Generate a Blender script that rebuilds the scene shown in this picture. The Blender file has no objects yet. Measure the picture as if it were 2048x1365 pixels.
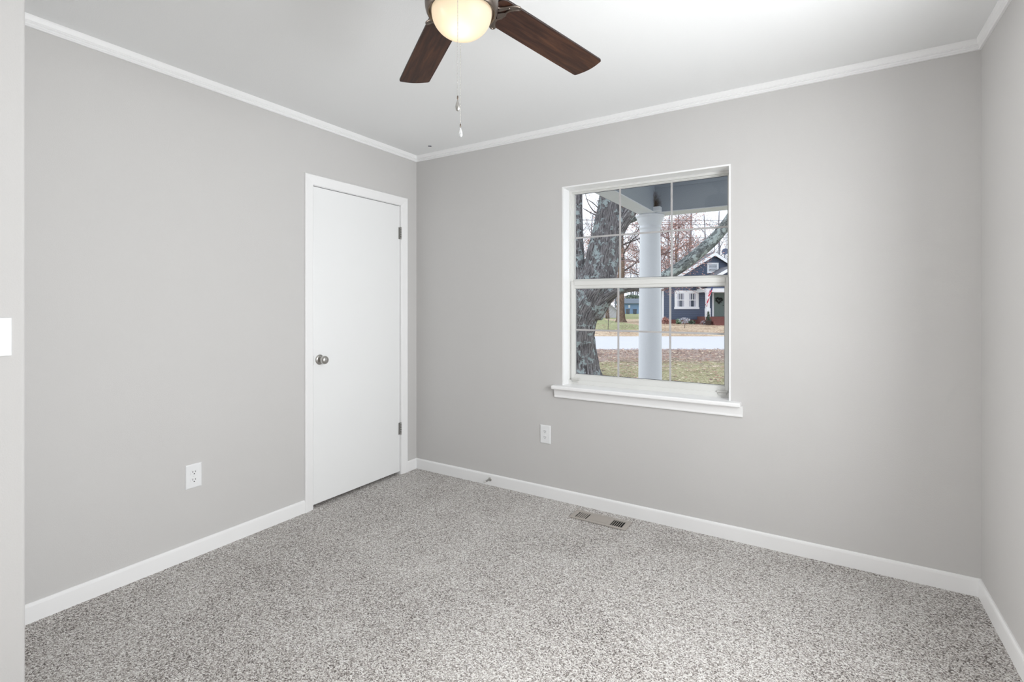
import bpy, math, random
from math import sin, cos, pi, radians as RAD
from mathutils import Vector as V, Matrix, noise

# ------------------------------------------------------------------ camera / world / light / exposure
SC = bpy.context.scene
SC.cycles.denoising_prefilter = 'NONE'
COL = SC.collection
F, YAW, Y0 = 1005.55, 0.555974, 610.0
CAMX, CAMY, CAMZ = 2.7218, -2.9585, 1.2809
cam_d = bpy.data.cameras.new('camera')
cam_d.sensor_fit = 'HORIZONTAL'; cam_d.sensor_width = 36.0
cam_d.lens = 36.0 * F / 2048.0
cam_d.shift_y = -(682.5 - Y0) / 2048.0
cam_d.clip_start = 0.05; cam_d.clip_end = 400
cam = bpy.data.objects.new('camera', cam_d); COL.objects.link(cam)
cam.location = (CAMX, CAMY, CAMZ); cam.rotation_euler = (pi / 2, 0, YAW)
SC.camera = cam

world = bpy.data.worlds.new('overcast_sky'); SC.world = world; world.use_nodes = True
bgn = world.node_tree.nodes['Background']
bgn.inputs['Color'].default_value = (0.84, 0.91, 1.0, 1); bgn.inputs['Strength'].default_value = 1.5

def area(name, loc, rot, sx, sy, power, col=(1, 1, 1)):
    d = bpy.data.lights.new(name, 'AREA'); d.shape = 'RECTANGLE'; d.size = sx; d.size_y = sy
    d.energy = power; d.color = col
    o = bpy.data.objects.new(name, d); COL.objects.link(o); o.location = loc; o.rotation_euler = rot
    return o
# two added fill lamps brightening the room through unseen side and entry openings
area('side_fill_lamp', (3.60, -1.66, 1.42), (0, pi / 2, 0), 1.25, 1.38, 66, (0.975, 0.99, 1.0))
hall = area('entry_fill_lamp', (.06, -3.62, 1.10), (0, -pi / 2, 0.66), 1.9, .62, 40, (1.0, 0.99, 0.975))
hall.data.spread = RAD(110)

vs = SC.view_settings
vs.view_transform = 'Standard'; vs.look = 'None'; vs.exposure = 0.15; vs.gamma = 1.0
vs.use_curve_mapping = False

# ------------------------------------------------------------------ helpers
rng = random.Random(7)

class MB:
    """collects faces, builds ONE mesh object"""
    def __init__(s): s.v = []; s.f = []; s.sm = []; s.mi = []; s.uv = []
    def face(s, idx, smooth=False, mi=0, uv=None):
        s.f.append(tuple(idx)); s.sm.append(smooth); s.mi.append(mi); s.uv.append(uv)
    def box(s, x0, x1, y0, y1, z0, z1, mi=0, M=None):
        b = len(s.v)
        for z in (z0, z1):
            for x, y in ((x0, y0), (x1, y0), (x1, y1), (x0, y1)):
                p = V((x, y, z)); s.v.append(M @ p if M else p)
        for q in ((0, 3, 2, 1), (4, 5, 6, 7), (0, 1, 5, 4), (1, 2, 6, 5), (2, 3, 7, 6), (3, 0, 4, 7)):
            s.face([b + i for i in q], False, mi)
    def rbox(s, x0, x1, y0, y1, z0, z1, r=.004, mi=0, M=None):
        """box with chamfered edges"""
        import bmesh
        bm = bmesh.new(); bmesh.ops.create_cube(bm, size=1)
        for q in bm.verts:
            q.co = V((x0 + (q.co.x + .5) * (x1 - x0), y0 + (q.co.y + .5) * (y1 - y0), z0 + (q.co.z + .5) * (z1 - z0)))
        bmesh.ops.bevel(bm, geom=bm.edges[:], offset=r, segments=2, affect='EDGES', profile=.5)
        s.add_bm(bm, mi, M); bm.free()
    def add_bm(s, bm, mi=0, M=None, smooth=False):
        b = len(s.v); bm.verts.index_update()
        for q in bm.verts: s.v.append(M @ q.co if M else q.co.copy())
        for f in bm.faces: s.face([b + q.index for q in f.verts], smooth, mi)
    def prism(s, pts, axis, a, b_, mi=0, smooth=False, M=None):
        """polygon extruded along an axis; pts are the two other coordinates in xyz order"""
        n = len(pts); k = len(s.v)
        for t in (a, b_):
            for p in pts:
                q = [(t, p[0], p[1]), (p[0], t, p[1]), (p[0], p[1], t)][axis]
                q = V(q); s.v.append(M @ q if M else q)
        for i in range(n):
            j = (i + 1) % n
            s.face((k + i, k + j, k + n + j, k + n + i), smooth, mi)
        s.face([k + i for i in reversed(range(n))], False, mi); s.face([k + n + i for i in range(n)], False, mi)
    def lathe(s, prof, seg=32, M=None, mi=0, smooth=True, close=False):
        k = len(s.v); n = len(prof)
        for i in range(seg):
            a = 2 * pi * i / seg
            for r_, z in prof:
                p = V((r_ * cos(a), r_ * sin(a), z)); s.v.append(M @ p if M else p)
        for i in range(seg):
            j = (i + 1) % seg
            for q in range(n - 1):
                s.face((k + i * n + q, k + j * n + q, k + j * n + q + 1, k + i * n + q + 1), smooth, mi)
        if close:
            s.face([k + i * n for i in reversed(range(seg))], False, mi)
            s.face([k + i * n + n - 1 for i in range(seg)], False, mi)
    def tube(s, pts, radii, seg=8, mi=0, smooth=True, cap=True, rid=0, sub=1):
        pts = [V(p) for p in pts]
        if not hasattr(radii, '__len__'): radii = [radii] * len(pts)
        if sub > 1:
            np_, nr = [], []
            m = len(pts)
            for i in range(m - 1):
                p0, p1, p2, p3 = pts[max(i - 1, 0)], pts[i], pts[i + 1], pts[min(i + 2, m - 1)]
                for t in range(sub):
                    u = t / sub
                    np_.append(.5 * ((2 * p1) + (p2 - p0) * u + (2 * p0 - 5 * p1 + 4 * p2 - p3) * u * u + (3 * p1 - p0 - 3 * p2 + p3) * u ** 3))
                    nr.append(radii[i] * (1 - u) + radii[i + 1] * u)
            np_.append(pts[-1]); nr.append(radii[-1]); pts, radii = np_, nr
        k = len(s.v); n = len(pts)
        up = V((.13, .07, .99)); L = 0; Ls = []
        prev = None
        for i, p in enumerate(pts):
            t = (pts[min(i + 1, n - 1)] - pts[max(i - 1, 0)])
            if t.length < 1e-9: t = V((0, 0, 1))
            t.normalize()
            if prev is None:
                a = t.cross(V((1, 0, 0)) if abs(t.x) < .8 else V((0, 1, 0))).normalized()
            else:
                a = (prev - t * prev.dot(t)); a = a.normalized() if a.length > 1e-6 else t.orthogonal().normalized()
            prev = a; b = t.cross(a)
            if i: L += (p - pts[i - 1]).length
            Ls.append(L)
            for j in range(seg):
                th = 2 * pi * j / seg; R = radii[i]
                if rid:
                    c3 = (cos(th) * 2.4, sin(th) * 2.4, L * .9)
                    w = noise.noise(V((cos(th) * 5.5, sin(th) * 5.5, L * 1.6)))
                    w2 = noise.noise(V((cos(th) * 13, sin(th) * 13, L * 3.5 + 9)))
                    R *= 1 + rid * (w * .9 + abs(w2) * .7 - .2) + rid * .8 * noise.noise(V(c3))
                s.v.append(p + (a * cos(th) + b * sin(th)) * R)
        for i in range(n - 1):
            for j in range(seg):
                j2 = (j + 1) % seg
                rr = max(radii[0], .02)
                u0, u1 = 2 * pi * j / seg * rr, 2 * pi * (j + 1) / seg * rr
                s.face((k + i * seg + j, k + i * seg + j2, k + (i + 1) * seg + j2, k + (i + 1) * seg + j), smooth, mi,
                       ((u0, Ls[i]), (u1, Ls[i]), (u1, Ls[i + 1]), (u0, Ls[i + 1])))
        if cap:
            s.face([k + j for j in reversed(range(seg))], False, mi)
            s.face([k + (n - 1) * seg + j for j in range(seg)], False, mi)
    def build(s, name, mats, parent=None, loc=None, rot=None, bevel=0):
        me = bpy.data.meshes.new(name)
        me.from_pydata([tuple(p) for p in s.v], [], s.f)
        me.polygons.foreach_set('use_smooth', s.sm); me.polygons.foreach_set('material_index', s.mi)
        if any(u is not None for u in s.uv):
            ul = me.uv_layers.new(name='UVMap'); fl = []
            for f, u in zip(s.f, s.uv):
                if u is None: fl += [0.0] * (2 * len(f))
                else:
                    for a in u: fl += [a[0], a[1]]
            ul.data.foreach_set('uv', fl)
        if not isinstance(mats, (list, tuple)): mats = [mats]
        for m in mats: me.materials.append(m)
        me.validate(); me.update()
        o = bpy.data.objects.new(name, me); COL.objects.link(o)
        if parent: o.parent = parent
        if loc: o.location = loc
        if rot: o.rotation_euler = rot
        if bevel:
            b = o.modifiers.new('edge', 'BEVEL'); b.width = bevel; b.segments = 2; b.limit_method = 'ANGLE'
        return o

def tag(o, label=None, cat=None, group=None, kind=None):
    if label: o['label'] = label
    if cat: o['category'] = cat
    if group: o['group'] = group
    if kind: o['kind'] = kind
    return o

def empty(name, loc=(0, 0, 0), rz=0.0):
    o = bpy.data.objects.new(name, None); COL.objects.link(o)
    o.empty_display_size = .1; o.location = loc; o.rotation_euler = (0, 0, rz)
    return o

def copy_tree(o, parent=None):
    c = o.copy(); COL.objects.link(c)
    if parent: c.parent = parent
    for ch in [q for q in bpy.data.objects if q.parent == o]: copy_tree(ch, c)
    return c

# ------------------------------------------------------------------ materials
def new_mat(name):
    m = bpy.data.materials.new(name); m.use_nodes = True
    nt = m.node_tree; b = nt.nodes['Principled BSDF']
    return m, nt, b
def N(nt, t, **kw):
    n = nt.nodes.new(t)
    for k, v_ in kw.items():
        if hasattr(n, k): setattr(n, k, v_)
        else: n.inputs[k].default_value = v_
    return n
def srgb(r, g, b):
    f = lambda c: ((c / 255 + .055) / 1.055) ** 2.4 if c > 10 else c / 255 / 12.92
    return (f(r), f(g), f(b), 1)
def plain(name, c, rough=.6, metal=0.0, spec=.5, bump=0, bscale=200, var=0, vscale=8):
    m, nt, b = new_mat(name)
    b.inputs['Base Color'].default_value = c; b.inputs['Roughness'].default_value = rough
    b.inputs['Metallic'].default_value = metal; b.inputs['Specular IOR Level'].default_value = spec
    tc = N(nt, 'ShaderNodeTexCoord')
    if var:
        nz = N(nt, 'ShaderNodeTexNoise', Scale=vscale, Detail=4.0)
        nt.links.new(tc.outputs['Object'], nz.inputs['Vector'])
        mx = N(nt, 'ShaderNodeMix', data_type='RGBA')
        mx.inputs['A'].default_value = tuple(x * (1 - var) for x in c[:3]) + (1,)
        mx.inputs['B'].default_value = tuple(min(1, x * (1 + var)) for x in c[:3]) + (1,)
        nt.links.new(nz.outputs['Fac'], mx.inputs['Factor']); nt.links.new(mx.outputs['Result'], b.inputs['Base Color'])
    if bump:
        nz = N(nt, 'ShaderNodeTexNoise', Scale=bscale, Detail=3.0)
        nt.links.new(tc.outputs['Object'], nz.inputs['Vector'])
        bp = N(nt, 'ShaderNodeBump', Strength=bump, Distance=.002)
        nt.links.new(nz.outputs['Fac'], bp.inputs['Height']); nt.links.new(bp.outputs['Normal'], b.inputs['Normal'])
    return m

M = {}
M['wall'] = plain('grey_wall_paint', srgb(207, 205.5, 204), .85, spec=.25, bump=.25, bscale=260, var=.012, vscale=3)
M['ceiling'] = plain('white_ceiling_paint', srgb(242, 243, 243), .9, spec=.2, bump=.15, bscale=200)
M['trim'] = plain('white_trim_paint', srgb(246, 246, 246), .38, spec=.4, bump=.05, bscale=60)
M['door'] = plain('white_door_gloss', srgb(244, 245, 245), .22, spec=.5, bump=.03, bscale=30)
M['vinyl'] = plain('window_vinyl', srgb(226, 226, 223), .4)
M['gasket'] = plain('dark_gasket', srgb(84, 86, 92), .7)
M['muntin'] = plain('grey_muntin', srgb(186, 184, 184), .45)
M['nickel'] = plain('brushed_nickel', srgb(190, 188, 184), .3, 1.0)
M['steel'] = plain('dull_hinge_steel', srgb(172, 171, 168), .45, .7)
M['plastic'] = plain('white_outlet_plastic', srgb(238, 239, 240), .35)
M['dark'] = plain('dark_slot', srgb(18, 17, 16), .8)
M['rubber'] = plain('white_rubber', srgb(205, 204, 200), .7)
M['register'] = plain('taupe_register_enamel', srgb(176, 169, 162), .5)
M['mark'] = plain('dark_blue_speck', srgb(62, 64, 78), .8)

def carpet():
    m, nt, b = new_mat('speckled_carpet')
    tc = N(nt, 'ShaderNodeTexCoord')
    wz = N(nt, 'ShaderNodeTexNoise', Scale=140.0, Detail=2.0)
    n3 = N(nt, 'ShaderNodeTexNoise', Scale=2.3, Detail=3.0, Distortion=.6)
    for n in (wz, n3): nt.links.new(tc.outputs['Object'], n.inputs['Vector'])
    wv = N(nt, 'ShaderNodeVectorMath', operation='MULTIPLY_ADD'); wv.inputs[1].default_value = (.006, .006, .006)
    nt.links.new(wz.outputs['Color'], wv.inputs[0]); nt.links.new(tc.outputs['Object'], wv.inputs[2])
    vo = N(nt, 'ShaderNodeTexVoronoi', Scale=255.0); vo.voronoi_dimensions = '2D'
    nt.links.new(wv.outputs[0], vo.inputs['Vector'])
    sp = N(nt, 'ShaderNodeSeparateColor'); nt.links.new(vo.outputs['Color'], sp.inputs[0])
    # pile direction marks shift the mix of light and dark tufts
    a = N(nt, 'ShaderNodeMapRange'); a.inputs['From Min'].default_value = .3; a.inputs['From Max'].default_value = .7
    a.inputs['To Min'].default_value = -.07; a.inputs['To Max'].default_value = .07
    nt.links.new(n3.outputs['Fac'], a.inputs['Value'])
    ad = N(nt, 'ShaderNodeMath', operation='ADD')
    nt.links.new(sp.outputs[0], ad.inputs[0]); nt.links.new(a.outputs['Result'], ad.inputs[1])
    r = N(nt, 'ShaderNodeValToRGB'); e = r.color_ramp.elements
    e[0].position = .03; e[0].color = srgb(104, 97, 93); e[1].position = .94; e[1].color = srgb(248, 246, 243)
    for p, c in ((.16, (152, 145, 140)), (.40, (192, 186, 181)), (.66, (219, 215, 211))):
        x = e.new(p); x.color = srgb(*c)
    nt.links.new(ad.outputs[0], r.inputs['Fac'])
    # shade in the gaps between tufts, multiplied into the colour
    g = N(nt, 'ShaderNodeMapRange'); g.inputs['From Min'].default_value = .35; g.inputs['From Max'].default_value = .75
    g.inputs['To Min'].default_value = 1.0; g.inputs['To Max'].default_value = .80
    nt.links.new(vo.outputs['Distance'], g.inputs['Value'])
    mu = N(nt, 'ShaderNodeMix', data_type='RGBA'); mu.blend_type = 'MULTIPLY'; mu.inputs['Factor'].default_value = 1.0
    nt.links.new(r.outputs['Color'], mu.inputs['A']); nt.links.new(g.outputs['Result'], mu.inputs['B'])
    nt.links.new(mu.outputs['Result'], b.inputs['Base Color'])
    iv = N(nt, 'ShaderNodeMath', operation='SUBTRACT'); iv.inputs[0].default_value = 1.0; nt.links.new(vo.outputs['Distance'], iv.inputs[1])
    bp = N(nt, 'ShaderNodeBump', Strength=.6, Distance=.004)
    nt.links.new(iv.outputs[0], bp.inputs['Height']); nt.links.new(bp.outputs['Normal'], b.inputs['Normal'])
    b.inputs['Roughness'].default_value = 1; b.inputs['Specular IOR Level'].default_value = .05
    b.inputs['Sheen Weight'].default_value = .1
    return m
M['carpet'] = carpet()

def wood():
    m, nt, b = new_mat('walnut_blade')
    tc = N(nt, 'ShaderNodeTexCoord'); mp = N(nt, 'ShaderNodeMapping'); mp.inputs['Scale'].default_value = (3.0, 42.0, 10.0)
    nt.links.new(tc.outputs['Object'], mp.inputs['Vector'])
    n1 = N(nt, 'ShaderNodeTexNoise', Scale=1.3, Detail=6.0, Roughness=.65, Distortion=.7)
    nt.links.new(mp.outputs['Vector'], n1.inputs['Vector'])
    r = N(nt, 'ShaderNodeValToRGB'); e = r.color_ramp.elements
    e[0].position = .3; e[0].color = srgb(28, 17, 14); e[1].position = .74; e[1].color = srgb(88, 57, 38)
    x = e.new(.5); x.color = srgb(58, 36, 27)
    nt.links.new(n1.outputs['Fac'], r.inputs['Fac']); nt.links.new(r.outputs['Color'], b.inputs['Base Color'])
    b.inputs['Roughness'].default_value = .5; b.inputs['Specular IOR Level'].default_value = .28
    return m
M['walnut'] = wood()
M['bronze'] = plain('brushed_pewter', srgb(122, 112, 104), .32, 1.0, var=.08, vscale=30)
M['walnut_edge'] = plain('dark_blade_edge', srgb(40, 26, 22), .5)

def glass(name, refl=.06, tint=(1, 1, 1, 1)):
    m, nt, b = new_mat(name); nt.nodes.remove(b)
    out = nt.nodes['Material Output']
    t = N(nt, 'ShaderNodeBsdfTransparent'); t.inputs['Color'].default_value = tint
    g = N(nt, 'ShaderNodeBsdfGlossy', Roughness=.02)
    mx = N(nt, 'ShaderNodeMixShader'); mx.inputs[0].default_value = refl
    nt.links.new(t.outputs[0], mx.inputs[1]); nt.links.new(g.outputs[0], mx.inputs[2]); nt.links.new(mx.outputs[0], out.inputs[0])
    return m
M['glass'] = glass('window_glass', .012)
def frosted():
    m, nt, b = new_mat('frosted_lamp_glass'); nt.nodes.remove(b); out = nt.nodes['Material Output']
    t = N(nt, 'ShaderNodeBsdfTranslucent'); t.inputs['Color'].default_value = (.95, .90, .82, 1)
    d = N(nt, 'ShaderNodeBsdfDiffuse'); d.inputs['Color'].default_value = (.82, .72, .58, 1)
    g = N(nt, 'ShaderNodeBsdfGlossy', Roughness=.3)
    a = N(nt, 'ShaderNodeMixShader'); a.inputs[0].default_value = .3
    c = N(nt, 'ShaderNodeMixShader'); c.inputs[0].default_value = .015
    nt.links.new(t.outputs[0], a.inputs[1]); nt.links.new(d.outputs[0], a.inputs[2])
    nt.links.new(a.outputs[0], c.inputs[1]); nt.links.new(g.outputs[0], c.inputs[2]); nt.links.new(c.outputs[0], out.inputs[0])
    return m
M['frosted'] = frosted()
M['crystal'] = plain('clear_pendant', srgb(205, 207, 208), .12, .35)

# ------------------------------------------------------------------ room shell
W_, ZC = 3.3058, 2.447
def struct(mb, name, mat, label, **k):
    return tag(mb.build(name, mat, **k), label, None, None, 'structure')

mb = MB(); mb.box(-.3, 3.62, -6.6, .17, -.25, 0.0)
struct(mb, 'floor', M['carpet'], 'grey speckled wall to wall carpet')
mb = MB(); mb.box(-.3, 3.62, -6.6, .17, ZC, ZC + .3)
struct(mb, 'ceiling', M['ceiling'], 'plain white ceiling')
# left wall: niche for the door
DY0, DY1, DZ = -.941, -.174, 2.032
mb = MB()
mb.box(-.30, -.10, -2.6, .17, -.2, ZC)
mb.box(-.10, 0, -2.6, DY0, 0, ZC); mb.box(-.10, 0, DY1, .0, 0, ZC); mb.box(-.10, 0, DY0, DY1, DZ, ZC)
struct(mb, 'wall_left', M['wall'], 'light grey wall with the white door')
# window wall
HX0, HX1, HZ0, HZ1 = 1.268, 2.288, .735, 2.05
mb = MB()
mb.box(-.30, HX0, 0, .17, -.2, ZC); mb.box(HX1, 3.62, 0, .17, -.2, ZC)
mb.box(HX0, HX1, 0, .17, -.2, HZ0); mb.box(HX0, HX1, 0, .17, HZ1, ZC)
struct(mb, 'wall_back', M['wall'], 'light grey wall holding the window')
# right wall with an added, unseen window opening for the fill lamp
RY0, RY1, RZ0, RZ1 = -2.37, -.95, .80, 2.04
mb = MB()
mb.box(W_, 3.48, RY1, 0, -.2, ZC); mb.box(W_, 3.48, -6.6, RY0, -.2, ZC)
mb.box(W_, 3.48, RY0, RY1, -.2, RZ0); mb.box(W_, 3.48, RY0, RY1, RZ1, ZC)
struct(mb, 'wall_right', M['wall'], 'light grey wall at the right')
# projecting wall by the entry, rounded corner bead
mb = MB()
JX, JY, rr = .62, -2.43, .012
pts = [(-.3, -6.6), (JX, -6.6)]
for i in range(7):
    a = pi / 2 * i / 6
    pts.append((JX - rr + rr * cos(a), JY - rr + rr * sin(a)))
pts.append((-.3, JY))
pts = [(-.3, -2.98), (JX, -2.98)] + pts[2:]
mb.prism(pts, 2, 0, ZC)
mb.box(-.3, JX, -6.6, -3.84, 0, ZC); mb.box(-.3, JX, -3.84, -2.98, 2.05, ZC); mb.box(-.3, -.2, -3.84, -2.98, 0, 2.05)  # added doorway opening that lets the fill lamp into the room
struct(mb, 'wall_entry', M['wall'], 'short projecting grey wall with the light switch')
# far end of the room behind the camera, open to an unlit hall
mb = MB()
mb.box(JX, .75, -6.2, -6.05, 0, ZC); mb.box(3.2, W_, -6.2, -6.05, 0, ZC); mb.box(.75, 3.2, -6.2, -6.05, 2.3, ZC)
mb.box(JX, W_, -6.75, -6.6, -.2, ZC)
struct(mb, 'wall_near', M['wall'], 'grey wall with the open hall doorway')

# crown moulding with mitred ends.  profile: (projection, drop from ceiling)
CP = [(0, .047), (.009, .047), (.0115, .0435), (.009, .0385), (.0085, .034), (.0125, .031), (.0105, .0275), (.010, .0255),
      (.0145, .0225), (.017, .014), (.019, .006), (.019, 0), (0, 0)]
BP = [(0, .078), (.005, .078), (.0105, .073), (.012, .066), (.012, 0), (0, 0)]
def moulding(prof, top, wall, a, b, ma=True, mb_=True, down=True):
    """wall: 'L' (x=0, along y), 'B' (y=0, along x), 'R' (x=W, along y); ends mitred inwards"""
    m = MB(); n = len(prof)
    for end, t, mi_ in ((0, a, ma), (1, b, mb_)):
        for p, d in prof:
            z = top - d if down else d
            off = p if mi_ else 0
            tt = t + off if end == 0 else t - off
            m.v.append(V({'L': (p, tt, z), 'B': (tt, -p, z), 'R': (W_ - p, tt, z)}[wall]))
    for i in range(n):
        j = (i + 1) % n
        m.face((i, j, n + j, n + i))
    m.face(list(range(n))[::-1]); m.face([n + i for i in range(n)])
    return m
struct(moulding(CP, ZC, 'L', JY, 0, False, True), 'trim_1', M['trim'], 'white crown moulding along the left wall')
struct(moulding(CP, ZC, 'B', 0, W_), 'trim_2', M['trim'], 'white crown moulding above the window')
struct(moulding(CP, ZC, 'R', -6.05, 0, False, True), 'trim_3', M['trim'], 'white crown moulding along the right wall')
struct(moulding(BP, 0, 'L', JY, -1.006, False, False, False), 'baseboard_left', M['trim'], 'white baseboard left of the door')
struct(moulding(BP, 0, 'L', -.114, 0, False, True, False), 'baseboard_corner', M['trim'], 'short white baseboard between door and corner')
struct(moulding(BP, 0, 'B', 0, W_, True, True, False), 'baseboard_back', M['trim'], 'white baseboard under the window')
struct(moulding(BP, 0, 'R', -6.05, 0, False, True, False), 'baseboard_right', M['trim'], 'white baseboard along the right wall')

# ------------------------------------------------------------------ door
door = tag(empty('door_1', (0, -.557, 0)), 'plain white flush door with round metal knob', None, None, 'structure')
def dpart(mb, name, mat, par=None, bevel=0):
    for i, p in enumerate(mb.v): mb.v[i] = V(p) - V((0, -.557, 0))
    return mb.build(name, mat, par or door, bevel=bevel)
mb = MB(); mb.box(-.042, -.004, DY0 + .006, DY1 - .0045, .022, DZ - .006)
slab = dpart(mb, 'door_panel', M['door'], bevel=.0015)
# casing: profile (inward distance from outer edge, height off the wall)
mb = MB()
cp = [(0, 0), (0, .014), (.003, .0165), (.012, .0165), (.020, .0145), (.045, .011), (.058, .009), (.0615, .0065), (.0615, -.004)]
ya, yb, zt = -1.006, -.112, 2.0935
n = len(cp)
for a, h in cp: mb.v.append(V((h, ya + a, 0)))
for a, h in cp: mb.v.append(V((h, ya + a, zt - a)))
for a, h in cp: mb.v.append(V((h, yb - a, zt - a)))
for a, h in cp: mb.v.append(V((h, yb - a, 0)))
for s_ in range(3):
    for i in range(n - 1):
        mb.face((s_ * n + i, s_ * n + i + 1, (s_ + 1) * n + i + 1, (s_ + 1) * n + i))
dpart(mb, 'door_casing', M['trim'])
# jamb and stops inside the opening
mb = MB()
mb.box(-.0995, -.0005, DY0, DY0 + .0025, 0, DZ); mb.box(-.0995, -.0005, DY1 - .0022, DY1, 0, DZ)
mb.box(-.0995, -.0005, DY0, DY1, DZ - .0025, DZ)
dpart(mb, 'door_jamb', M['trim'])
for i, zz in enumerate((1.821, .346)):
    mb = MB()
    for k in range(5):
        mb.lathe([(0.0001, 0), (.0062, 0), (.0062, .0165), (0.0001, .0165)], 12, Matrix.Translation((.005, DY1 - .002, zz - .044 + k * .0178)))
    mb.lathe([(0.0001, -.004), (.0045, -.002), (.0055, 0), (.0055, .001)], 12, Matrix.Translation((.005, DY1 - .002, zz + .0455)))
    mb.box(-.003, -.0005, DY1 - .020, DY1 + .012, zz - .044, zz + .044)
    dpart(mb, 'hinge', M['steel'])
KM = Matrix.Translation((-.004, -.888, .932)) @ Matrix.Rotation(pi / 2, 4, 'Y')
mb = MB(); mb.lathe([(0.0001, .008), (.012, .0085), (.022, .0075), (.029, .004), (.0325, 0), (.0325, -.002)], 40, KM)
ros = dpart(mb, 'knob_rosette', M['nickel'])
mb = MB(); mb.lathe([(.011, .005), (.0105, .018), (.0125, .025), (.020, .030), (.0255, .038), (.027, .047), (.0245, .056), (.018, .062), (.008, .0648), (0.0001, .065)], 40, KM)
dpart(mb, 'door_knob', M['nickel'])
mb = MB(); mb.box(-.030, -.0032, DY0 + .0028, DY0 + .0062, .902, .960)
dpart(mb, 'latch_plate', M['steel'])

# ------------------------------------------------------------------ windows
def win_frame(x0, x1, z0, z1, w, y0, y1, mb):
    mb.box(x0, x0 + w, y0, y1, z0, z1); mb.box(x1 - w, x1, y0, y1, z0, z1)
    mb.box(x0 + w, x1 - w, y0, y1, z0, z0 + w); mb.box(x0 + w, x1 - w, y0, y1, z1 - w, z1)
def sash(par, name, x0, x1, z0, z1, gx0, gx1, gz0, gz1, y0, y1, mul, groove=False):
    m = MB()
    m.box(x0, gx0, y0, y1, z0, z1); m.box(gx1, x1, y0, y1, z0, z1)
    m.box(gx0, gx1, y0, y1, z0, gz0); m.box(gx0, gx1, y0, y1, gz1, z1)
    # glazing bead
    for a, b in ((gx0, gx0 + .004), (gx1 - .004, gx1)): m.box(a, b, y0 + .006, y1, gz0, gz1)
    m.box(gx0, gx1, y0 + .006, y1, gz0, gz0 + .004); m.box(gx0, gx1, y0 + .006, y1, gz1 - .004, gz1)
    if groove: m.box(gx0, gx1, y0 - .006, y0, gz1 + .018, z1)
    s_ = m.build(name, M['vinyl'], par, bevel=.0015)
    yc = y0 + .012
    m = MB(); m.box(gx0 + .004, gx1 - .004, yc + .003, yc + .006, gz0 + .004, gz1 - .004)
    m.build('pane', M['glass'], s_)
    m = MB(); gw = .0026
    for a, b in ((gx0 + .004, gx0 + .004 + gw), (gx1 - .004 - gw, gx1 - .004)): m.box(a, b, yc + .001, yc + .003, gz0 + .004, gz1 - .004)
    for a, b in ((gz0 + .004, gz0 + .004 + gw), (gz1 - .004 - gw, gz1 - .004)): m.box(gx0 + .004, gx1 - .004, yc + .001, yc + .003, a, b)
    m.build('gasket', M['gasket'], s_)
    m = MB(); hw = .0055
    for x in mul[0]: m.box(x - hw, x + hw, yc - .004, yc + .002, gz0 + .004, gz1 - .004)
    for z in mul[1]: m.box(gx0 + .004, gx1 - .004, yc - .0035, yc + .0015, z - hw, z + hw)
    m.build('muntin_grid', M['muntin'], s_)
    return s_
win = tag(empty('window_1', (1.778, 0, .765)), 'white sash window with grid muntins and deep sill', None, None, 'structure')
def wfix(o):
    o.matrix_parent_inverse = win.matrix_basis.inverted(); return o
mb = MB()
lt = .009
mb.box(HX0, HX0 + lt, -.0015, .17, .755, HZ1); mb.box(HX1 - lt, HX1, -.0015, .17, .755, HZ1); mb.box(HX0 + lt, HX1 - lt, -.0015, .17, HZ1 - lt, HZ1)
wfix(mb.build('jamb_lining', M['trim'], win))
mb = MB(); win_frame(HX0 + lt, HX1 - lt, .757, HZ1 - lt, .014, .094, .165, mb)
mb.box(HX0 + lt, HX0 + .017, .088, .094, .757, HZ1 - lt); mb.box(HX1 - .017, HX1 - lt, .088, .094, .757, HZ1 - lt)
mb.box(HX0 + lt, HX1 - lt, .080, .094, .757, .785)
wfix(mb.build('window_frame', M['vinyl'], win, bevel=.001))
up = wfix(sash(win, 'upper_sash', 1.289, 2.267, 1.412, 2.029, 1.297, 2.258, 1.447, 2.022, .113, .138, ([1.617, 1.940], [1.727])))
lo = wfix(sash(win, 'lower_sash', 1.292, 2.264, .783, 1.436, 1.317, 2.246, .820, 1.390, .086, .112, ([1.615, 1.938], [1.1155]), True))
for x in (1.327, 2.232):
    mb = MB(); mb.rbox(x - .03, x + .03, .074, .086, .783, .797, .003); mb.rbox(x - .022, x + .022, .070, .086, .772, .783, .002)
    l_ = mb.build('tilt_latch', M['rubber'], lo)
mb = MB()
prof = [(-.052, .733), (-.056, .738), (-.056, .751), (-.052, .757), (0.0, .757), (.094, .757), (.094, .733)]
mb.prism([(a, b) for a, b in prof[:4]] + [(-.001, .757), (-.001, .733)], 0, 1.216, 2.341)
mb.box(HX0, HX1, -.001, .094, .7355, .757)
wfix(mb.build('window_sill', M['trim'], win, bevel=.0015))
mb = MB(); mb.prism([(0, .733), (-.022, .733), (-.020, .720), (-.014, .690), (-.016, .680), (-.014, .676), (0, .676)], 0, 1.219, 2.349)
wfix(mb.build('sill_apron', M['trim'], win))
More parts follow.
